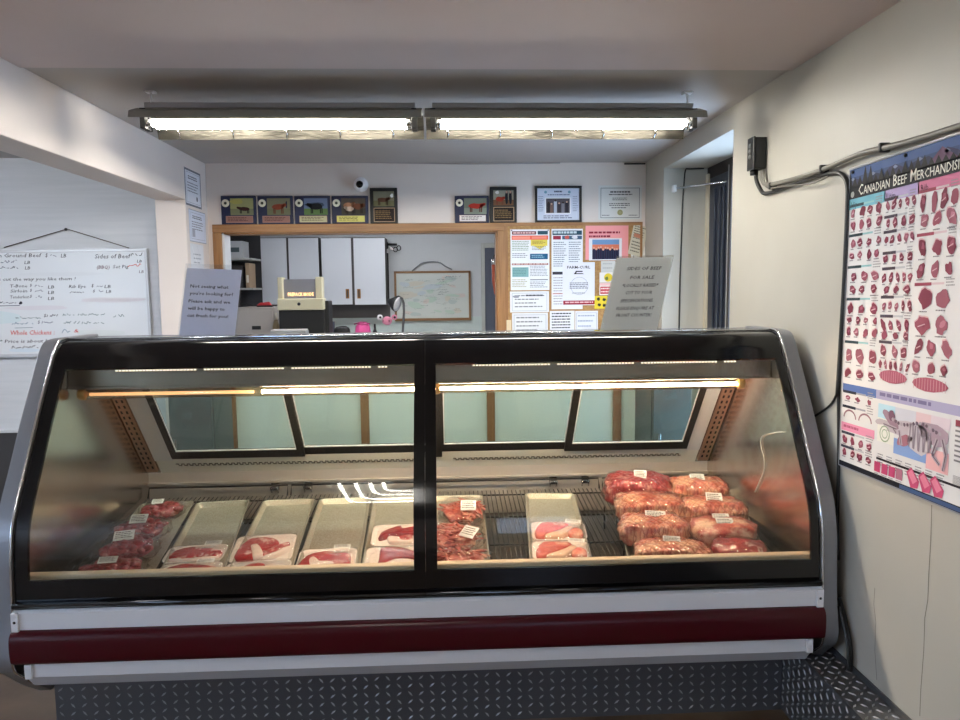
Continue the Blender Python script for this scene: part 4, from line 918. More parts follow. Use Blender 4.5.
note('card', 'red and white card between two yellow ones, left edge of the grey sign', (599.5, 283), (612, 295), lambda a: (a.rect(.06, .3, .94, .9, (196, 44, 56), 2), a.lines(.1, .4, .9, .9, 2, (244, 220, 220), .5, 3, 9), a.rect(.0, .0, 1, .22, (240, 200, 200), 2)), (240, 236, 234), .0155)
note('card', 'yellow card with dark blotches, lowest beside the grey sign', (594.5, 296), (608, 308.5), lambda a: [a.blob(x, y, .12, .12, (60, 56, 40), 2, seed=i) for i, (x, y) in enumerate(((.3, .25), (.7, .3), (.35, .7), (.72, .75)))], (232, 208, 60), .0155)
note('card', 'torn manila slip at bottom left corner of the notice board', (506.5, 320), (511.5, 336), lambda a: None, (222, 204, 170), .0221)

# ------------------------------------------------------------------ hanging price board in the left bay
WY = 4.549
wx0, wx1, wz0, wz1 = -2.85, -1.836, 1.158, 1.785
wr = root('whiteboard', 'white price board with handwriting hung by a wire in the left bay', 'whiteboard', ((wx0+wx1)/2, WY-.01, wz0))
BF = M('board_frame', (196, 198, 202), .4, .3)
f = MB().box(wx0-.012, wx1+.012, WY-.022, WY-.002, wz1-.006, wz1+.012, BF).box(wx0-.012, wx1+.012, WY-.03, WY-.002, wz0-.016, wz0+.006, BF).box(wx0-.012, wx0+.004, WY-.022, WY-.002, wz0, wz1, BF).box(wx1-.004, wx1+.012, WY-.022, WY-.002, wz0, wz1, BF)
f.build('frame', wr, .002)
a = Art((wx0, WY-.016, wz1), (wx1-wx0, 0, 0), (0, 0, -(wz1-wz0)), M('board_white', (224, 228, 232), .25), .0008)
def Q(px, py): P = onY(px, py, WY-.016); return (P.x-wx0)/(wx1-wx0), (wz1-P.z)/(wz1-wz0)
INK = (44, 46, 56); GRN = (110, 132, 134); REDI = (206, 66, 60); BLU = (110, 140, 160)
def hw(s, px, py, w, h=3.6, c=INK, b=.004, rot=0):
    x, y = Q(px, py); x1, _ = Q(px+w, py); a.text(s, x, y, h/99, c, 2, 'l', x1-x, b, .18, rot)
def sc(px, py, w, h=3, c=INK, seed=1, lw=.006): x, y = Q(px, py); x1, _ = Q(px+w, py); scribble(a, x, y, x1, h/99, c, seed, 2, lw)
hw('Lean Ground Beef', -11, 257.5, 53); hw('$', 45.5, 257, 2.5); sc(49, 257, 7, 3, (120, 124, 136), 2); hw('LB', 61, 257.5, 5.5)
hw('Extra', -12, 263.2, 9, 3, (90, 92, 110)); sc(1, 263, 15, 2.6, (100, 104, 120), 3); hw('LB', 24.5, 264, 6, 3)
sc(-6, 269, 25, 2.6, (70, 72, 90), 4); hw('LB', 25, 269.5, 5.5, 3)
hw('Sides of Beef', 95, 258.5, 36, 4.2); sc(131, 256, 11, 3.4, INK, 5); hw('LB', 137, 262.5, 5, 2.6)
hw('(BBQ)', 97, 268.8, 13, 3.2, (110, 70, 90)); hw('Set Pig', 113, 268.3, 16, 3.2); sc(128, 267, 12, 3.4, REDI, 6); hw('LB', 139, 273, 5, 2.6, (110, 90, 96))
hw('Steaks cut the way you like them !', -16, 281, 92, 3)
for s, y, l in (('T-Bone', 287.5, 5), ('Sirloin', 292.5, 6), ('Tenderloin', 298.5, 7)):
    hw(s, 10.5, y, 17 if s != 'Tenderloin' else 19, 2.9); hw('$', 30, y-1, 2.2, 2.6); sc(35, y-.5, 8, 2.6, (130, 134, 146), l); hw('LB', 48, y+1.5 if y > 290 else y+1, 6.5, 3)
hw('Rib Eye', 69, 288, 17, 3); hw('$', 91.5, 287, 2.4, 3); sc(97, 287, 6, 2.6, (120, 124, 136), 8); hw('LB', 104.5, 288, 6.5, 3)
sc(70, 293, 13, 2.6, INK, 9); hw('$', 93, 292.3, 2.2, 2.6); sc(97, 292, 6, 2.6, (120, 124, 136), 10); hw('LB', 106, 293, 5.5, 2.8)
sc(-6, 304, 22, 2.4, (90, 92, 104), 11); x, y = Q(21, 303); a.blob(x, y, .012, .012, INK, 2, .6); q0, q1 = Q(-5, 306), Q(20, 305.5); a.line(q0[0], q0[1], q1[0], q1[1], .006, (80, 82, 96), 2)
sc(15, 319, 25, 2.6, GRN, 12); hw('$', 44, 317, 2.4, 3, INK); sc(47, 317, 10, 3, INK, 13); sc(63, 316, 42, 3, GRN, 14); sc(112, 317, 12, 2.8, GRN, 15)
sc(12, 324.5, 22, 2.6, BLU, 16); hw('$', 38, 323.5, 2.2, 3, (70, 74, 90)); sc(42, 323.5, 10, 2.8, (90, 96, 120), 17); sc(63, 324, 16, 3, GRN, 18); sc(82, 324, 22, 3, GRN, 19)
q0, q1 = Q(15, 328), Q(33, 327.5); a.line(q0[0], q0[1], q1[0], q1[1], .005, (120, 140, 150), 2)
hw('Whole Chickens :', 11, 335, 44, 4.4, REDI, .008); sc(62, 333, 8, 5, BLU, 20); hw('&', 74, 332.5, 5, 3.4, REDI)
hw('* Price is about hanging lbs', 0, 343, 76, 3.2); sc(12, 348.5, 26, 3, INK, 21)
for i, (px, py, rx, ry, c) in enumerate(((40, 308, .2, .02, (216, 214, 220)), (110, 300, .18, .025, (218, 216, 222)), (60, 274, .25, .018, (216, 220, 224)), (4, 318, .09, .06, (208, 222, 226)), (100, 333, .16, .03, (214, 220, 222)), (25, 350, .1, .02, (208, 220, 230)))):
    x, y = Q(px, py); a.blob(x, y, rx, ry, c, 1, 0, i)
a.build('writing_surface', wr)
n_ = onY(67, 229.5, WY-.012); L_ = onY(4, 247.5, WY-.012); R_ = onY(129, 248, WY-.012)
MB().tube([L_, n_+Vector((-.003, 0, .002)), n_+Vector((.003, 0, .002)), R_], .003, M('hanger_wire', (86, 76, 72), .5), 6).build('hanging_wire', wr)
MB().lathe((n_.x, WY-.001, n_.z), [(.004, 0), (.004, -.022), (.009, -.022), (.009, -.026)], BLKM, 10, 'y').build('nail', None, label='nail holding the wire of the white price board', cat='nail')
# ------------------------------------------------------------------ back room seen through the pass-through
def bx(name, par, px0, py0, px1, py1, Y, depth, mat, bev=.003):
    a, b = onY(px0, py0, Y), onY(px1, py1, Y); return MB().box(a.x, b.x, Y, Y+depth, b.z, a.z, mat).build(name, par, bev)
CABW = M('cabinet_white', (208, 212, 218), .4); CABD = M('cabinet_edge', (70, 66, 66), .6); BRASS = M('brass', (150, 108, 60), .35, .8)
CY = 7.26
for lab, seams, hx in (('white wall cabinet behind the scale, left of the cabinet with brass pulls', (253.5, 288, 320), None), ('white wall cabinet with two brass pulls, right one in the back room', (320.8, 352.8, 386), (347.5, 359))):
    a, b = onY(seams[0], 237.5, CY), onY(seams[-1], 305, CY)
    r = root('wall_cabinet', lab, 'cabinet', ((a.x+b.x)/2, CY+.16, b.z), group='white wall cabinets')
    MB().box(a.x, b.x, CY+.02, BY-.001, b.z, a.z, CABD).build('carcass', r)
    for i, (s0, s1) in enumerate(zip(seams, seams[1:])):
        p0, p1 = onY(s0+(.01 if s0 != 352.8 else .4), 238.2, CY), onY(s1-(.01 if s1 != 352.8 else .4), 304.4, CY)
        dr = MB().box(p0.x, p1.x, CY, CY+.018, p1.z, p0.z, CABW).build('door', r, .0006)
        if hx:
            h0, h1 = onY(hx[i]-1.8, 289, CY), onY(hx[i]+1.8, 298.5, CY)
            MB().box(h0.x, h1.x, CY-.006, CY, h1.z, h0.z, BRASS).box(h0.x+.01, h1.x-.01, CY-.007, CY-.004, h1.z+.012, h0.z-.012, CABD).build('pull', dr, .002)
struct(MB().box(-2.3, 1.4, 7.59, BY-.001, 1.06, onY(350, 318, 7.59).z, M('splash_green', (196, 208, 204), .4)), 'trim_7')
struct(MB().box(-2.3, onY(390, 300, 7.58).x, 7.585, BY-.001, onY(350, 318, 7.58).z, onY(350, 304, 7.58).z, M('splash_dark', (96, 92, 92), .6)), 'trim_8')
# long worktop
ct = root('work_counter', 'long pale work counter along the rear wall of the back room', 'counter', (-.4, 6.9, 0))
MB().box(-2.3, 1.0, 5.85, 7.58, 1.03, 1.06, CABW).build('worktop', ct, .004)
MB().box(-2.28, .98, 5.95, 7.56, 0, 1.03, M('counter_base', (176, 180, 180), .6)).build('base', ct)
KZ = 1.0602
# shelf unit on the left with odds and ends
SX0, SX1 = onY(221, 260, 6.9).x, onY(253, 260, 6.9).x
sh = root('storage_shelf', 'dark open storage shelves in the back room, left of the white cabinets', 'shelf', ((SX0+SX1)/2, 7.1, KZ))
SHD = M('shelf_dark', (52, 52, 54), .6); SHL = M('shelf_board', (182, 184, 180), .5)
MB().box(SX0-.02, SX0, 6.9, 7.25, KZ, 2.15, SHD).build('side_panel', sh); None
MB().box(SX0, SX1-.012, 7.24, 7.25, KZ, 2.15, SHD).build('back_board', sh)
shz = []
for py in (258, 288):
    z = onY(235, py, 6.9).z; shz.append(z); MB().box(SX0, SX1-.012, 6.9, 7.24, z-.018, z, SHL).build('shelf_board', sh)
z = onY(235, 242, 6.9).z; MB().box(SX0, SX1-.012, 6.9, 7.24, 2.13, 2.15, SHD).build('shelf_board', sh)
def item(name, label, cat, px0, py0, px1, py1, Y, depth, mat, z0=None, bev=.004, group=None):
    a, b = onY(px0, py0, Y), onY(px1, py1, Y); zz = b.z if z0 is None else z0
    return MB().box(a.x, b.x, Y, Y+depth, zz, max(a.z, zz+.01), mat).build(name, None, bev, label, cat, group)
def box_with_label(label, px0, py0, px1, py1, Y, z0, c1, c2):
    a, b = onY(px0, py0, Y), onY(px1, py1, Y); r = root('carton', label, 'box', ((a.x+b.x)/2, Y+.1, z0)); h = a.z-z0
    MB().box(a.x, b.x, Y, Y+.2, z0, a.z, M('carton_%d' % px0, c1, .6)).build('box_body', r, .004)
    MB().box(a.x+.02, a.x+(b.x-a.x)*.75, Y-.002, Y+.01, z0+h*.35, z0+h*.62, M('carton_label_%d' % px0, c2, .5)).build('label_panel', r)
box_with_label('pale grey carton with dark label on the top shelf of the dark shelves', 227, 241, 243.5, 258, 6.92, shz[0]+.0005, (186, 188, 190), (70, 84, 88))
item('carton', 'pinkish grey flat carton on the lower shelf of dark shelves', 'box', 227, 279, 241, 288, 6.93, .2, M('carton_pink', (150, 138, 136), .6), shz[1]+.0005) if False else None
r = root('file_binder', 'tan upright binder on the middle of the dark shelves', 'binder', (onY(247.5, 288, 6.93).x, 7.0, shz[1]+.0005))
a_, b_ = onY(245, 263, 6.93), onY(250, 288, 6.93); MB().box(a_.x, b_.x, 6.93, 7.15, shz[1]+.0005, a_.z, M('binder_tan', (176, 150, 122), .6)).build('cover', r, .003); MB().box(a_.x+.008, b_.x-.008, 6.928, 6.932, shz[1]+.05, shz[1]+.12, M('binder_label', (226, 220, 206), .6)).build('spine_label', r)
item('carton', 'dark box behind the white counter sign on the middle shelf', 'box', 229, 266, 243.5, 288, 6.95, .2, M('carton_dark', (40, 40, 42), .6), shz[1]+.0005)
# grey drawer unit
DX0, DX1 = onY(233, 320, 6.3).x, onY(274.5, 320, 6.3).x; dz = onY(255, 307.5, 6.3).z
dr = root('drawer_unit', 'beige steel drawer unit on the counter beside the scale', 'drawer unit', ((DX0+DX1)/2, 6.45, KZ))
DBG = M('drawer_beige', (176, 168, 160), .45)
MB().box(DX0, DX1, 6.31, 6.85, KZ, dz, DBG).build('cabinet_body', dr, .004)
dd = MB().box(DX0+.012, DX1-.012, 6.298, 6.31, KZ+.012, dz-.03, DBG).build('drawer', dr, .003)
h0, h1 = onY(252, 326, 6.298), onY(261, 329.5, 6.298); MB().box(h0.x, h1.x, 6.294, 6.299, h1.z, h0.z, BLKM).build('recessed_pull', dd)
m = MB(); 
p0, p1 = onY(257, 306, 6.5), onY(273, 306, 6.5)
r = root('stapler', 'red handled stapler lying on top of the beige drawer unit', 'stapler', ((p0.x+p1.x)/2, 6.5, dz+.0005))
L = p1.x-p0.x; MB().box(p0.x, p1.x, 6.48, 6.52, dz+.0005, dz+.012, BLKM).build('base', r, .003)
MB().prism([(p0.x, 6.482, dz+.014), (p1.x-.01, 6.482, dz+.014), (p1.x-.03, 6.482, dz+.045), (p0.x+.03, 6.482, dz+.038)], (0, .036, 0), M('stapler_red', (190, 40, 44), .4)).build('handle', r, .004)
MB().tube([onY(241, 305.5, 6.45), onY(247, 303.5, 6.45), onY(254, 305.5, 6.45)], .008, BLKM, 6).build('marker', None, label='black marker lying left of the red stapler on the drawer unit', cat='marker')
# label scale with its lit display
SY = 6.0
CREAM = M('scale_cream', (226, 218, 186), .45)
sc0, sc1 = onY(277, 300, SY).x, onY(323, 300, SY).x
s = root('weighing_scale', 'cream counter scale with clear display window lit PREPACK MODE', 'scale', ((sc0+sc1)/2, SY+.15, KZ))
zb1, zb0 = onY(300, 298.5, SY).z, onY(300, 310, SY).z
MB().box(sc0, sc1, SY, SY+.16, zb0, zb1, CREAM).build('display_base', s, .008)
MB().lathe((onY(299, 304, SY).x, SY-.0005, onY(299, 304, SY).z), [(.014, 0), (.013, -.003)], BLKM, 12, 'y').build('lock', s)
zt = onY(300, 277, SY).z
for u0, u1 in ((277, 282), (315, 321.5)):
    x0, x1 = onY(u0, 290, SY).x, onY(u1, 290, SY).x; MB().box(x0, x1, SY+.02, SY+.14, zb1, zt, CREAM).build('upright', s, .006)
x0, x1 = onY(282, 290, SY).x, onY(315, 290, SY).x
pn = MB().box(x0, x1, SY+.07, SY+.08, zb1, onY(300, 279, SY).z, M('display_grey', (142, 142, 150), .15)).build('display_window', s)
d0, d1 = onY(288, 296, SY+.069), onY(316, 292.3, SY+.069)
ar = Art((d0.x, SY+.069, d1.z), (d1.x-d0.x-.02, 0, 0), (0, 0, -(d1.z-d0.z)), None, 0)
vs, fs = text_mesh('PREPACK MODE', .02, 0); xa = min(v[0] for v in vs); xb = max(v[0] for v in vs)
ar.add([ar.P((v[0]-xa)/(xb-xa), 1-v[1]/.72, 1) for v in vs], fs, emis('display_glow', (255, 206, 140), 2.0)); ar.build('display_text', pn)
MB().box(onY(280, 320, SY+.1).x, onY(325, 320, SY+.1).x, SY+.06, SY+.36, KZ+.03, zb0, BLKM).build('scale_body', s, .01)
MB().box(onY(281, 320, SY).x, onY(318, 320, SY).x, SY+.03, SY+.34, KZ, KZ+.04, M('platter', (150, 150, 150), .3, .9)).build('platter', s, .006)
MB().box(onY(321, 320, SY).x, onY(327, 320, SY).x, SY+.1, SY+.3, KZ+.001, onY(324, 301, SY).z, BLKM).build('printer', s, .008)
# small things along the counter
r = root('paper_tray', 'white paper tray in front of the scale on the counter', 'tray', (onY(289, 330, 5.95).x, 5.95, KZ))
x0, x1 = onY(270.5, 330, 5.9).x, onY(306, 330, 5.9).x; MB().box(x0, x1, 5.88, 6.02, KZ, onY(288, 331, 5.9).z, M('tray_grey', (176, 178, 180), .4)).build('tray_body', r, .003); MB().box(x0+.006, x1-.006, 5.882, 6.015, onY(288, 331, 5.9).z, onY(288, 329.6, 5.9).z, PAPER).build('paper_stack', r)
r = root('squeeze_bottle', 'small tan bottle between the drawer unit and the scale', 'bottle', (onY(276, 322, 6.2).x, 6.2, KZ))
zt_ = onY(277, 313, 6.2).z; MB().lathe((onY(276, 322, 6.2).x, 6.2, KZ), [(.026, 0), (.03, .01), (.03, (zt_-KZ)*.6), (.014, (zt_-KZ)*.8)], M('bottle_tan', (166, 146, 112), .4), 14).build('bottle_body', r); MB().lathe((onY(276, 322, 6.2).x, 6.2, KZ+(zt_-KZ)*.8), [(.014, 0), (.012, (zt_-KZ)*.2)], M('bottle_cap', (214, 206, 190), .4), 12).build('cap', r)
item('paper_box', 'small pale box just right of the scale platter', 'box', 310.5, 327, 321, 333, 6.4, .1, M('pale_box', (190, 188, 186), .5), KZ)
r = root('storage_bin', 'dark grey bin on the counter right of the scale', 'bin', (onY(327, 328, 6.6).x, 6.7, KZ)); a_, b_ = onY(323, 322, 6.6), onY(334, 333, 6.6)
MB().lathe(((a_.x+b_.x)/2, 6.66, KZ), [(.042, 0), (.05, a_.z-KZ), (.044, a_.z-KZ), (.036, .02)], M('bin_grey', (70, 72, 84), .5), 20).build('bin_body', r)
r = root('black_pouch', 'low black pouch left of the pink purse on the counter', 'pouch', (onY(341, 330, 6.6).x, 6.66, KZ)); m = MB(); q = onY(341, 326.5, 6.6); m.lump((q.x, 6.66, (KZ+q.z)/2), (.075, .05, (q.z-KZ)/2), BLKM, 3, .05, 2, pw=.6); m.build('pouch_body', r); MB().tube([(q.x-.05, 6.61, q.z-.012), (q.x+.05, 6.61, q.z-.012)], .003, CHROME, 6).build('zip', r)
PINK = M('purse_pink', (222, 84, 150), .45)
q = onY(362, 322, 6.6); r = root('pink_purse', 'bright pink rounded purse on the counter under the cabinet with brass pulls', 'purse', (q.x, 6.66, KZ))
MB().lump((q.x, 6.66, (KZ+q.z)/2), (.070, .045, (q.z-KZ)/2), PINK, 5, .06, 2, pw=.75).build('purse_body', r)
MB().tube([(q.x-.075, 6.63, q.z-.02), (q.x-.03, 6.615, q.z-.008), (q.x+.03, 6.615, q.z-.008), (q.x+.07, 6.63, q.z-.02)], .006, M('purse_trim', (150, 40, 96), .5), 6).build('flap_edge', r)
r = root('dark_bottle', 'tiny dark bottle between pink purse and white soft toy', 'bottle', (onY(374.5, 330, 6.6).x, 6.64, KZ)); x_ = onY(374.5, 330, 6.6).x; zz = onY(374.5, 325, 6.6).z; MB().lathe((x_, 6.64, KZ), [(.018, 0), (.02, (zz-KZ)*.6), (.008, (zz-KZ)*.8)], BLKM, 12).build('bottle_body', r); MB().lathe((x_, 6.64, KZ+(zz-KZ)*.8), [(.009, 0), (.008, (zz-KZ)*.25)], BLACK, 10).build('cap', r)
TW = M('toy_white', (216, 214, 216), .8); TP = M('toy_pink', (216, 140, 164), .8)
q = onY(386, 326.5, 6.6); r = root('soft_toy', 'white soft toy with pink and black patched ears beside the desk lamp', 'soft toy', (q.x, 6.66, KZ))
MB().lump((q.x, 6.66, KZ+.035), (.058, .05, .05), TW, 6, .05, 2, flat=.035).build('body', r)
hd = MB().lump((q.x+.008, 6.65, onY(386, 321, 6.6).z), (.045, .04, .04), TP, 7, .06, 2).build('head', r)
for u, mt in ((379.5, TW), (394, TP)):
    e_ = onY(u, 317.5, 6.6); MB().lump((e_.x, 6.65, e_.z), (.026, .016, .026), mt, 8, .05, 2, nu=16, nv=10).build('ear', hd); MB().lump((e_.x+.004, 6.632, e_.z), (.011, .006, .011), BLKM, 9, .05, 2, nu=12, nv=8).build('ear_patch', hd)
for u in (383, 389): e_ = onY(u, 321, 6.6); MB().lump((e_.x, 6.612, e_.z), (.006, .005, .006), BLKM, 9, 0, 2, nu=10, nv=6).build('eye', hd)
# desk lamp with a tilted shade
q = onY(402, 333, 6.5); r = root('desk_lamp', 'black gooseneck desk lamp with white inner shade in front of oak whiteboard', 'desk lamp', (q.x, 6.5, KZ))
MB().lathe((q.x, 6.5, KZ), [(.075, 0), (.075, .012), (.02, .022)], BLKM, 24).build('base', r)
MB().tube([(q.x, 6.5, KZ+.02)]+[tuple(onY(u, v, 6.5)) for u, v in ((403.2, 325), (404, 312), (403.6, 303), (402, 298.5), (398.5, 296.5), (395.5, 297.5))], .011, M('lamp_arm', (96, 96, 98), .35, .5), 10).build('gooseneck', r)
hd = onY(393.2, 302.5, 6.5); T = Matrix.Translation(hd) @ Euler((0, radians(108), radians(-25))).to_matrix().to_4x4()
m = MB(); m.lathe((0, 0, 0), [(.020, -.05), (.030, -.03), (.066, .02), (.072, .045)], BLKM, 20); m.v = [T @ v for v in m.v]; h_ = m.build('shade', r)
m = MB(); m.lathe((0, 0, 0), [(.064, .0452), (.066, .0458), (.03, .0462)], M('lamp_white', (232, 232, 236), .3), 20); m.v = [T @ v for v in m.v]; m.build('inner_reflector', h_)
# oak framed board hung by a wire, hooks, side door
def qd(px, py, Y): return onY(px, py, Y)
Yb = 7.57; A, B, C, D = qd(394, 272, Yb), qd(470.5, 270, Yb), qd(470.5, 320.5, Yb), qd(394.5, 321, Yb)
r = root('whiteboard', 'smudged whiteboard in oak frame hanging by a wire in the back room', 'whiteboard', ((A.x+B.x)/2, Yb, C.z))
z1, z0 = (A.z+B.z)/2, (C.z+D.z)/2; x0, x1 = A.x, B.x
O_ = M('board_oak', (132, 96, 58), .5)
MB().box(x0, x1, Yb-.012, Yb+.012, z1-.022, z1, O_).box(x0, x1, Yb-.022, Yb+.012, z0, z0+.028, O_).box(x0, x0+.022, Yb-.012, Yb+.012, z0, z1, O_).box(x1-.022, x1, Yb-.012, Yb+.012, z0, z1, O_).build('frame', r, .002)
a = Art((x0+.022, Yb, z1-.022), (x1-x0-.044, 0, 0), (0, 0, -(z1-z0-.05)), M('smudged_white', (198, 204, 198), .35), .001)
rd = random.Random(9)
for i in range(26):
    a.blob(rd.uniform(.06, .94), rd.uniform(.06, .94), rd.uniform(.04, .14), rd.uniform(.02, .07), rd.choice([(186, 204, 190), (206, 196, 188), (190, 200, 204), (204, 200, 186), (182, 194, 190)]), 1+i*.12, rd.uniform(-.3, .3), i)
for i in range(34):
    x = rd.uniform(.05, .82); y = rd.uniform(.12, .94); scribble(a, x, y, x+rd.uniform(.06, .14), .030, rd.choice([(110, 134, 124), (96, 110, 114), (140, 130, 120), (120, 150, 140)]), i, 5+i*1.5, .004)
for i in range(7): scribble(a, .56+.03*(i % 2), .16+.055*i, .66+.03*(i % 3), .034, (78, 96, 96), 50+i, 58+i*1.5, .005)
scribble(a, .68, .10, .88, .04, (60, 72, 78), 77, 72, .006)
a.build('writing_surface', r)
MB().tube(smooth_prof([tuple(qd(*p, Yb-.004)) for p in ((412, 271), (418, 266), (424, 262.5), (438, 262), (445, 266), (452, 269.5))], 3), .007, M('cord_grey', (120, 124, 128), .6), 6).build('hanging_cord', r)
MB().tube([qd(387, 244.5, 7.5), qd(397, 244.5, 7.5)], .012, BLKM, 8).build('hook_rail', None, label='short black hook rail on the rear wall right of the white cabinets', cat='hook')
r = root('scissors', 'black handled scissors hanging by the black hook rail', 'scissors', tuple(qd(396, 252, 7.5)))
for u, v in ((395.5, 249.5), (398.8, 248)):
    c = qd(u, v, 7.5); n = 14; m = MB(); m.tube([(c.x+.020*cos(2*pi*k/n), 7.5, c.z+.024*sin(2*pi*k/n)) for k in range(n)], .005, BLKM, 6, True, True); m.build('handle', r)
m = MB()
for e in (-.004, .004): m.prism([tuple(qd(395, 250, 7.5)+Vector((0, e, 0))), tuple(qd(389, 245.8, 7.5)+Vector((0, e, 0))), tuple(qd(391, 249.5, 7.5)+Vector((0, e, 0)))], (0, .003, 0), CHROME)
m.build('blade', r)
r = root('hanging_switch', 'white pull switch on a dark cord beside the white cabinets', 'switch', tuple(qd(387.6, 253, 7.5)))
c = qd(387.6, 251, 7.5); MB().lump((c.x, 7.5, c.z), (.016, .014, .024), TW, 2, .02, 2, nu=14, nv=10).build('switch_body', r); MB().tube([(c.x, 7.5, c.z-.02), (c.x+.003, 7.5, c.z-.25), (c.x, 7.52, onY(388, 300, 7.5).z)], .006, BLKM, 6).build('cord', r); MB().tube([(c.x, 7.5, c.z+.02), (c.x, 7.5, c.z+.09)], .006, BLKM, 6).build('cord', r)
dx0 = onY(485, 300, BY).x; dzt = onY(490, 248, BY).z
d = root('door', 'grey blue inner door at right of the back room', 'door', (dx0+.4, BY-.02, 0)); d['kind'] = 'structure'; d.name = 'door_2'
MB().box(dx0, dx0+.8, BY-.03, BY-.002, 0, dzt, M('door_grey_blue', (88, 94, 108), .5)).build('door_leaf', d, .003)
fr = M('door_frame_pale', (188, 190, 184), .5); e = onY(481.5, 300, BY).x
MB().box(e, dx0, BY-.045, BY-.002, 0, dzt+.05, fr).box(dx0, dx0+.86, BY-.045, BY-.002, dzt, dzt+.05, fr).box(dx0+.8, dx0+.86, BY-.045, BY-.002, 0, dzt, fr).build('door_frame', d, .003)
MB().lathe((dx0+.72, BY-.03, 1.0), [(.012, 0), (.014, -.03), (.028, -.04), (.026, -.06)], CHROME, 16, 'y').build('door_knob', d)
r = root('steel_tool', 'knife steel with orange handle hanging at right side of the pass-through', 'sharpening steel', tuple(onY(495, 295, 5.0)))
MB().tube([onY(492.6, 259, 5.0), onY(493.2, 265, 5.0)], .011, CHROME, 8).build('hanging_ring', r); MB().tube([onY(493.4, 265, 5.0), onY(494, 280, 5.0), onY(496, 294, 5.0)], .013, M('handle_orange', (164, 72, 44), .45), 8).build('handle', r)
MB().tube([onY(492.6, 258, 5.0), (OX1-.008, 4.885, onY(492.6, 257, 5.0).z+.01)], .004, BLKM, 6).build('hook', None, label='small black hook in the jamb that holds the knife steel', cat='hook')

# ------------------------------------------------------------------ right wall: box, cables, recess rod
near = onX(767, 150, XR); prot = .056; farp = onX(747.3, 150, XR-prot)
zt_, zb_ = onX(760, 133.5, XR-prot).z, onX(754, 168, XR-prot).z
r = root('junction_box', 'black electrical box high on the right wall beside the recess', 'electrical box', (XR-prot/2, (near.y+farp.y)/2, zb_))
BXM = M('box_black', (34, 35, 36), .4)
MB().box(XR-prot+.008, XR-.0005, near.y, farp.y, zb_, zt_, BXM).build('housing', r, .004)
fc = MB().box(XR-prot, XR-prot+.008, near.y-.002, farp.y+.002, zb_-.003, zt_+.003, BXM).build('cover', r, .003)
for t in (.25, .42, .6): MB().lathe((XR-prot-.001, near.y+(farp.y-near.y)*.5, zt_+(zb_-zt_)*t), [(.010, 0), (.009, -.003)], M('indicator_grey', (120, 122, 122), .4), 12, 'x').build('indicator', fc)
MB().tube([(XR-.03, near.y+.05, zb_-.02), (XR-.03, near.y+.05, zb_)], .016, BLKM, 10).build('gland', r)
CB = M('cable_black', (40, 40, 40), .5); CG = M('conduit_grey', (112, 108, 100), .45)
def wall_run(name, label, cat, pts, rad, mat, off=None, k=4):
    o = rad+.0002 if off is None else off
    return MB().tube(smooth_prof([tuple(onX(u, v, XR-o)) for u, v in pts], k), rad, mat, 8).build(name, None, label=label, cat=cat)
wall_run('armoured_cable', 'dark cable looping from black box then down the wall beside beef poster', 'cable', [(755.8, 170), (756, 179), (759.5, 188), (765, 193.5), (781, 189), (800, 182.3), (815, 177), (827, 174), (838, 173.2), (844.5, 177), (847.6, 186), (847.8, 200), (846.3, 240), (844, 290), (841, 340), (837.6, 396)], .008, CB)
wall_run('wall_conduit', 'grey conduit rising from the black box along the wall above the poster', 'conduit', [(761, 171), (762, 179), (766, 184.5), (781, 182.5), (810, 174), (832.5, 165.5), (860, 154), (892, 146), (925, 137), (960, 126), (1000, 114)], .009, CG, .022)
wall_run('thin_cable', 'thin grey cable sagging between dark cable clips above the poster corner', 'cable', [(762.5, 171), (764, 180), (768, 188), (785, 186), (805, 184.5), (818, 181.5), (828, 176)], .0035, CG, .026)
wall_run('thin_cable', 'thin dark cable running down beside the poster lower half to the case', 'cable', [(838.2, 392), (838.6, 430), (838.4, 470), (837.2, 520), (838, 560)], .0055, CB)
wall_run('thin_cable', 'thin black wire curving from the end panel to the cable by the poster', 'cable', [(815, 416), (824, 410), (832, 403), (837.5, 392)], .004, CB, .004)
for px, py, lab in ((777, 186, 'cable clip nearest the black box'), (829, 169, 'cable clip above the poster corner where dark cable turns down'), (890, 147.5, 'cable clip on the grey conduit above the poster')):
    c = onX(px, py, XR); MB().box(XR-.034, XR-.0005, c.y-.006, c.y+.006, c.z-.014, c.z+.014, CB).build('cable_clip', None, .004, lab, 'cable clip')
for i, (pts, lab) in enumerate((([(839.5, 598), (846, 622), (850.5, 646), (851, 668), (848, 676)], 'black power cord hanging between meat case and right wall, nearer the wall'), ([(839, 606), (844, 626), (848, 648), (848.5, 670)], 'dark power cord close to the end panel of the case'))):
    MB().tube(smooth_prof([tuple(onX(u, v, XR-.012-.018*i)) for u, v in pts], 4), .006, CB, 8).build('power_cord', None, label=lab, cat='cord')
# recess: rod, wire on the far return, bracket
a_, b_ = onY(675, 188.5, RY1-.03), onY(735, 180.5, 4.02)
r = root('curtain_rod', 'thin metal rod across top of the recess in the right wall', 'rod', tuple(a_)); MB().tube([a_, (b_.x, b_.y, b_.z)], .007, CHROME, 8).build('rod', r); MB().box(a_.x-.012, a_.x+.006, RY1-.045, RY1-.0005, a_.z-.02, a_.z+.02, SILVER).build('bracket', r, .002)
MB().tube(smooth_prof([tuple(onY(u, v, RY1-.0046)) for u, v in ((704, 168.5), (690, 169), (685.5, 170), (684, 185), (682.5, 205), (681.5, 240), (680, 280), (679, 335), (677.5, 400))], 3), .0045, CB, 6).build('thin_cable', None, label='thin dark cable down the pale far side of the recess', cat='cable')

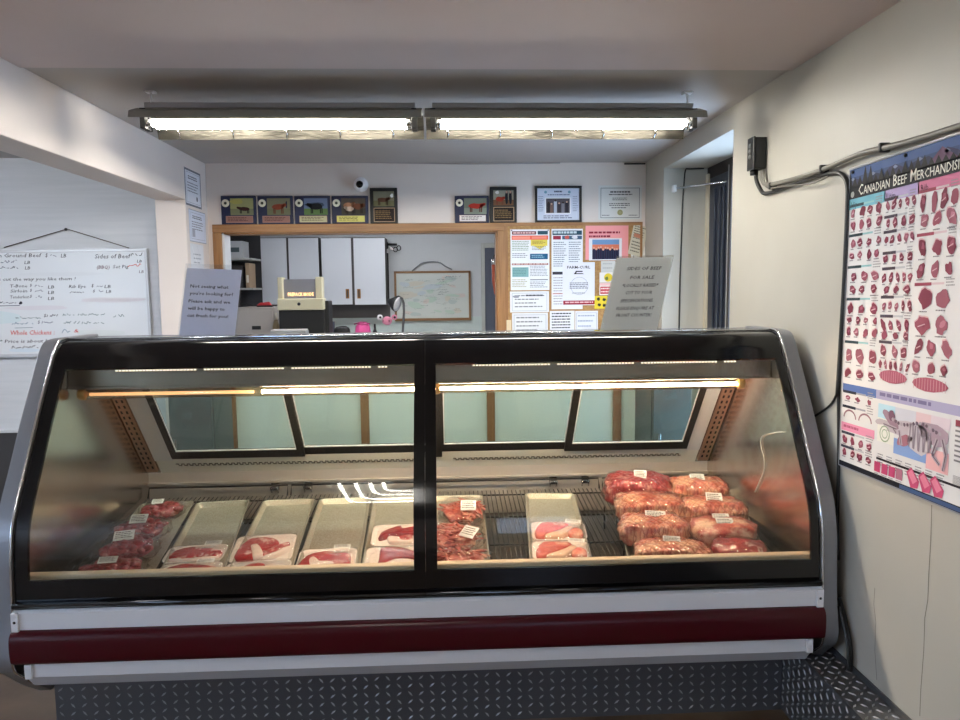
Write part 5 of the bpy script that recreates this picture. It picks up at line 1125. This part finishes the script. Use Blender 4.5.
# dark cabinets in the aisle behind the case, seen through its rear doors
for lab, u0, u1, Y in (('dark grey cabinet in the aisle behind the left end of the case', 168, 213, 3.85), ('dark grey cabinet in the aisle behind the right end of the case', 652, 692, 3.75)):
    x0, x1 = onY(u0, 420, Y).x, onY(u1, 420, Y).x
    r = root('aisle_cabinet', lab, 'cabinet', ((x0+x1)/2, Y+.15, 0)); MB().box(x0, x1, Y+.02, Y+.35, 0, 1.08, M('aisle_dark', (70, 74, 76), .5)).build('carcass', r, .004)
    dr = MB().box(x0+.006, x1-.006, Y, Y+.02, .06, 1.07, M('aisle_door', (84, 88, 90), .45)).build('door', r, .003); MB().box(x0+.03, x0+.045, Y-.015, Y, .6, .75, CHROME).build('handle', dr, .002)
# ------------------------------------------------------------------ beef poster on the right wall
PYL, PW, PZT, PZB = 2.315, .95, 1.897, .925
pr = root('beef_poster', 'large beef cuts poster with mountain header hanging on the right wall', 'poster', (XR-.004, PYL-PW/2, PZB))
tilt = .018
pa = Art((XR-.004, PYL, PZT), (0, -PW, PW*tilt), (0, 0, -(PZT-PZB)), ink((224, 222, 222)), .002)
def PQ(px, py):
    P = onX(px, py, XR-.006); x = (PYL-P.y)/PW; return x, (PZT+PW*tilt*x-P.z)/(PZT-PZB)
def hq(px, py): return PQ(px, py)
HB_ = PQ(852, 189)[1]-.004                       # lower edge of the picture header
HB_ = max(.10, HB_)
pa.rect(0, 0, 1, HB_, (50, 72, 116)); rd = random.Random(5)
pa.rect(0, 0, 1, HB_*.3, (62, 88, 138), 2)
for i in range(9):
    c = .02+i*.115; pa.poly([(max(0, c-.1), HB_*.72), (c-.03, HB_*(.32+.12*rd.random())), (c, HB_*(.22+.14*rd.random())), (c+.04, HB_*(.34+.1*rd.random())), (min(1, c+.11), HB_*.72)], (34, 42, 74) if i % 2 else (48, 50, 84), 3)
    pa.poly([(c-.012, HB_*.36), (c, HB_*.30), (c+.014, HB_*.37), (c, HB_*.42)], (120, 132, 166), 4)
for i in range(4): pa.poly([(.40+.12*i, HB_*.6), (.46+.12*i, HB_*.2), (.53+.12*i, HB_*.62)], (92, 62, 92), 4)
pa.rect(0, HB_*.62, 1, HB_, (10, 13, 26), 5)
for i in range(34):
    x = .004+i*.0295; h = HB_*(.18+.22*rd.random())*(1.6 if i < 5 else 1); pa.poly([(max(0, x-.018), HB_*.66), (x, HB_*.66-h), (min(1, x+.018), HB_*.66)], (9, 12, 22), 5)
def caps(words, x, y, big, small, c, scale):
    for w in words:
        for ch, sz in ((w[0], big), (w[1:], small)):
            vs, _ = text_mesh(ch, .006); wd = (max(v[0] for v in vs)-min(v[0] for v in vs))*sz/.7/pa.asp*scale
            pa.text(ch, x, y, sz, c, 7, 'l', wd, .006); x += wd+.004*scale
        x += .014
    return x
caps(['CANADIAN', 'BEEF', 'MERCHANDISING'], PQ(859.5, 189)[0], HB_*.93, .034, .026, (226, 224, 214), .82)
pa.disc(.024, HB_*.86, .010, (160, 160, 158), 7)
cols = [(PQ(851, 200)[0]*0+.008, PQ(884.5, 200)[0]), (PQ(884.5, 200)[0]+.004, PQ(918, 200)[0]), (PQ(918, 200)[0]+.004, PQ(962, 190)[0]), (PQ(962, 190)[0]+.006, .99)]
bh = .034
for (x0, x1), c, nm in zip(cols, ((118, 182, 200), (178, 160, 202), (206, 120, 152), (150, 176, 132)), ('Hip', 'Loin', 'Rib', '')):
    pa.rect(x0-.006, HB_, x1+.004, HB_+bh, c, 1)
    if nm: pa.text(nm, x0+.008, HB_+bh*.82, bh*.55, tuple(int(v*.5) for v in c), 3)
MEATS = [(132, 58, 78), (118, 46, 66), (146, 74, 92), (124, 54, 74), (152, 88, 104)]
FATC = (214, 176, 182)
def cuts(col, py, n, ry, seed, px=None, rib=False, sq=False):
    x0, x1 = cols[col]; y = PQ(px or (853, 887, 924, 960)[col], py)[1]; r2 = random.Random(seed); w = (x1-x0)/n
    for i in range(n):
        cx = x0+w*(i+.5)+r2.uniform(-.1, .1)*w; rot = r2.uniform(-.6, .6); rx = min(w*.34, ry*1.15/pa.asp)*r2.uniform(.7, 1.0); q = ry*.78*r2.uniform(.75, 1.1)
        c = r2.choice(MEATS)
        if r2.random() < .45: pa.blob(cx-.002, cy0-.004 if False else y-.003, rx*1.04, q*1.06, FATC, 2, rot, seed+i, .25)
        pa.blob(cx, y, rx, q, c, 3, rot, seed+i, .25)
        if r2.random() < .6: pa.blob(cx+rx*.15, y-q*.2, rx*.5, q*.35, tuple(min(255, v+34) for v in c), 4, rot+.4, seed+i+3, .3)
        if r2.random() < .5: pa.line(cx-rx*.6, y+q*.2, cx+rx*.5, y-q*.1, .003, FATC, 5)
        pa.lines(cx-w*.3, y+q*1.15, cx+w*.3, y+q*1.15+.006, 1, (120, 116, 122), .6, 2, seed+i)
def bar(col, py, px=None, c=(70, 60, 72), c2=(190, 190, 196)):
    x0, x1 = cols[col]; y = PQ(px or (853, 887, 924, 960)[col], py)[1]
    pa.rect(x0, y-.004, x0+(x1-x0)*.42, y+.005, c, 2); pa.rect(x0+(x1-x0)*.42, y-.003, x0+(x1-x0)*.72, y+.003, c2, 2); pa.lines(x0+(x1-x0)*.76, y-.012, x1-.004, y+.012, 3, (150, 146, 150), .4, 2, int(py))
TEAL = (60, 120, 128)
for py in (206, 235.5, 267, 299, 342): bar(0, py, 853, (44, 62, 70), (150, 196, 200))
for py, n, ry in ((213.5, 4, .022), (226, 4, .021), (244, 4, .020), (256, 4, .019), (277, 3, .024), (289.5, 3, .020), (309, 3, .022), (320, 4, .015), (332, 4, .017), (355, 3, .036), (373, 3, .021)): cuts(0, py, n, ry, int(py))
for py in (199.5, 217, 232, 253, 268.5, 297, 316, 342): bar(1, py, 887)
for py, n, ry in ((206, 5, .020), (224, 4, .020), (240, 5, .018), (259, 4, .016), (278, 5, .019), (290, 3, .016), (306, 5, .019), (325, 4, .024), (335, 3, .014), (351, 3, .026), (365, 6, .018)): cuts(1, py, n, ry, int(py)+500)
for py in (191, 234.5, 284): bar(2, py, 924, (150, 66, 84), (214, 190, 196))
for py, n, ry in ((203, 4, .032), (221, 3, .030), (248, 3, .036), (270, 3, .032), (299, 2, .042), (325, 2, .036), (347, 3, .034), (368, 3, .022)): cuts(2, py, n, ry, int(py)+900)
for i in range(9): cuts(3, 200+i*20, 3, .026, 1300+i)
for col, py in ((1, 376), (2, 384)):
    x0, x1 = cols[col]; y = PQ((887, 924)[col-1], py)[1]; pa.blob((x0+x1)/2, y, (x1-x0)*.44, .020, (168, 84, 106), 3, 0, 7, .05)
    for i in range(12): pa.rect(x0+(x1-x0)*(.1+.07*i), y-.016, x0+(x1-x0)*(.112+.07*i), y+.016, (206, 150, 164), 4)
# lower part: bands, side column, skeleton diagram
yb = PQ(853, 386)[1]; pa.rect(.006, yb-.004, cols[0][1], yb+.024, (84, 112, 172), 1); pa.rect(cols[0][1], yb-.004, .99, yb+.024, (170, 164, 196), 1); pa.lines(cols[0][1]+.02, yb+.002, cols[0][1]+.28, yb+.02, 1, (118, 110, 150), .6, 2, 3)
def rows(px, py, n, ry, seed): cuts(0, py, n, ry, seed, px)
for py in (392, 407): bar(0, py, 850, (40, 44, 60), (160, 160, 170))
rows(850, 398, 3, .012, 61)
x0, x1 = cols[0]; y = PQ(850, 418)[1]
for cx in (x0+(x1-x0)*.25, x0+(x1-x0)*.72):
    for k in range(9): a0, a1 = pi*k/9, pi*(k+1)/9; pa.line(cx+.036*cos(a0), y-.026*sin(a0), cx+.036*cos(a1), y-.026*sin(a1), .006, (150, 110, 120), 3)
yb2 = PQ(848, 427)[1]; pa.rect(.006, yb2-.014, cols[0][1], yb2+.014, (226, 146, 176), 1); pa.lines(.02, yb2-.006, .12, yb2+.006, 1, (180, 90, 120), .7, 2, 8)
bar(0, 433, 848, (60, 60, 76)); rows(848, 440, 4, .017, 63); bar(0, 447, 848, (60, 60, 76)); rows(848, 453, 4, .014, 64)
# skeleton panel
X0 = cols[0][1]+.016; X1 = min(.99, PQ(951, 420)[0]); Y0 = yb+.034; Y1 = PQ(879, 452)[1]
SW, SH = X1-X0, Y1-Y0
def S(u, v): return X0+SW*u, Y0+SH*v
for (u0, v0, u1, v1), c in (((0, .02, .26, .30), (182, 216, 230)), ((.26, .02, .56, .28), (206, 206, 216)), ((.56, .02, .76, .25), (226, 196, 200)), ((.76, .02, 1, .22), (222, 206, 214)), ((0, .3, .26, .78), (232, 230, 222)), ((.26, .62, .72, .92), (132, 160, 210)), ((.72, .62, 1, 1.0), (232, 178, 180))):
    a0 = S(u0, v0); a1 = S(u1, v1); pa.rect(a0[0], a0[1], a1[0], a1[1], c, 2)
BONE = (176, 164, 172); BDK = (110, 92, 106)
def sb(u, v, ru, rv, c, l, rot=0, sd=0): x, y = S(u, v); pa.blob(x, y, ru*SW, rv*SH, c, l, rot, sd, .18)
sb(.52, .40, .40, .17, (196, 184, 192), 3, .06, 1); sb(.20, .28, .14, .10, (156, 128, 144), 4, -.5, 2); sb(.06, .38, .10, .055, (190, 178, 184), 4, .1, 3)
sb(.80, .36, .20, .20, (172, 150, 164), 4, 0, 4); sb(.62, .50, .17, .28, (206, 198, 204), 4, 0, 5); sb(.42, .62, .11, .10, (170, 112, 126), 4, .3, 6); sb(.22, .2, .05, .10, (120, 84, 104), 5, 0, 7)
for i in range(9):
    u = .50+.034*i; p, q = S(u, .26+.01*i), S(u+.012*(1 if i % 2 else -1), .74-.01*abs(i-4)); pa.line(p[0], p[1], q[0], q[1], .006, (150, 136, 148), 6)
for i in range(16):
    u = .24+.043*i; sb(u, .27+.05*sin(i*.5), .018, .035, BDK if i % 3 else BONE, 6, 0, i)
for (u, v, u2, v2, w_) in ((.86, .42, .80, .72, .016), (.80, .72, .90, .86, .012), (.92, .40, .97, .66, .016), (.97, .66, .94, .95, .012), (.34, .45, .38, .72, .012), (.10, .40, .30, .44, .010), (.30, .52, .24, .42, .010)):
    p, q = S(u, v), S(u2, v2); pa.line(p[0], p[1], q[0], q[1], w_, (184, 170, 178), 6); pa.line(p[0], p[1], q[0], q[1], w_*.3, BDK, 7)
x, y = S(.12, .60); pa.ring(x, y, .022, .004, (150, 170, 140), 4, 14); pa.ring(x, y, .012, .003, (150, 170, 140), 4, 12)
for i in range(7): pa.lines(X0+SW*(.02+.14*i), Y1+.004, X0+SW*(.13+.14*i), Y1+.045, 5, (140, 136, 142), .4, 2, i+70)
pa.lines(X1+.02, Y0, .98, Y0+.12, 9, (130, 126, 132), .4, 2, 90); pa.lines(X1+.02, Y0+.15, .98, Y1+.02, 10, (130, 126, 132), .4, 2, 91); pa.rect(X1+.02, Y0-.0, X1+.07, Y0+.016, (150, 60, 80), 3)
yl = PQ(879, 458.5)[1]; pa.rect(X0, yl-.003, .99, yl+.004, (40, 34, 44), 2)
for i in range(4): a0 = PQ(877.5+7.3*i, 466+2.6*i); pa.rect(a0[0]-.016, a0[1]-.014, a0[0]+.016, a0[1]+.018, (190, 70, 112) if i < 3 else (170, 110, 130), 3); pa.lines(a0[0]-.016, a0[1]+.022, a0[0]+.016, a0[1]+.034, 2, (130, 126, 132), .4, 2, i)
for i in range(3): a0 = PQ(913+12*i, 478+4.4*i); pa.poly([(a0[0]-.03, a0[1]-.012), (a0[0]-.008, a0[1]-.03), (a0[0]+.03, a0[1]+.004), (a0[0]+.024, a0[1]+.026), (a0[0]-.008, a0[1]+.03)], (196, 80, 118), 3); pa.poly([(a0[0]-.022, a0[1]-.01), (a0[0]-.006, a0[1]-.024), (a0[0]+.022, a0[1]+.004), (a0[0]+.002, a0[1]+.018)], (222, 130, 156), 4)
pa.rect(0, .980, 1, 1, (24, 26, 38), 2); pa.rect(.34, .983, .62, .995, (66, 88, 128), 3); pa.frame(0, 0, 1, 1, .004, (150, 152, 160), 8)
pa.build('printed_sheet', pr)
hd = Vector((0, -PW, PW*tilt)); O0 = Vector((XR-.008, PYL, PZT))
MB().tube([O0, O0+hd], .004, M('poster_rail', (206, 208, 212), .3, .5), 8).build('top_rail', pr)
for t in (.02, .3, .62): c = O0+hd*t; MB().lathe((c.x-.002, c.y, c.z-.012), [(.005, .006), (.006, 0), (.003, -.003)], BLKM, 10, 'x').build('pin', pr)
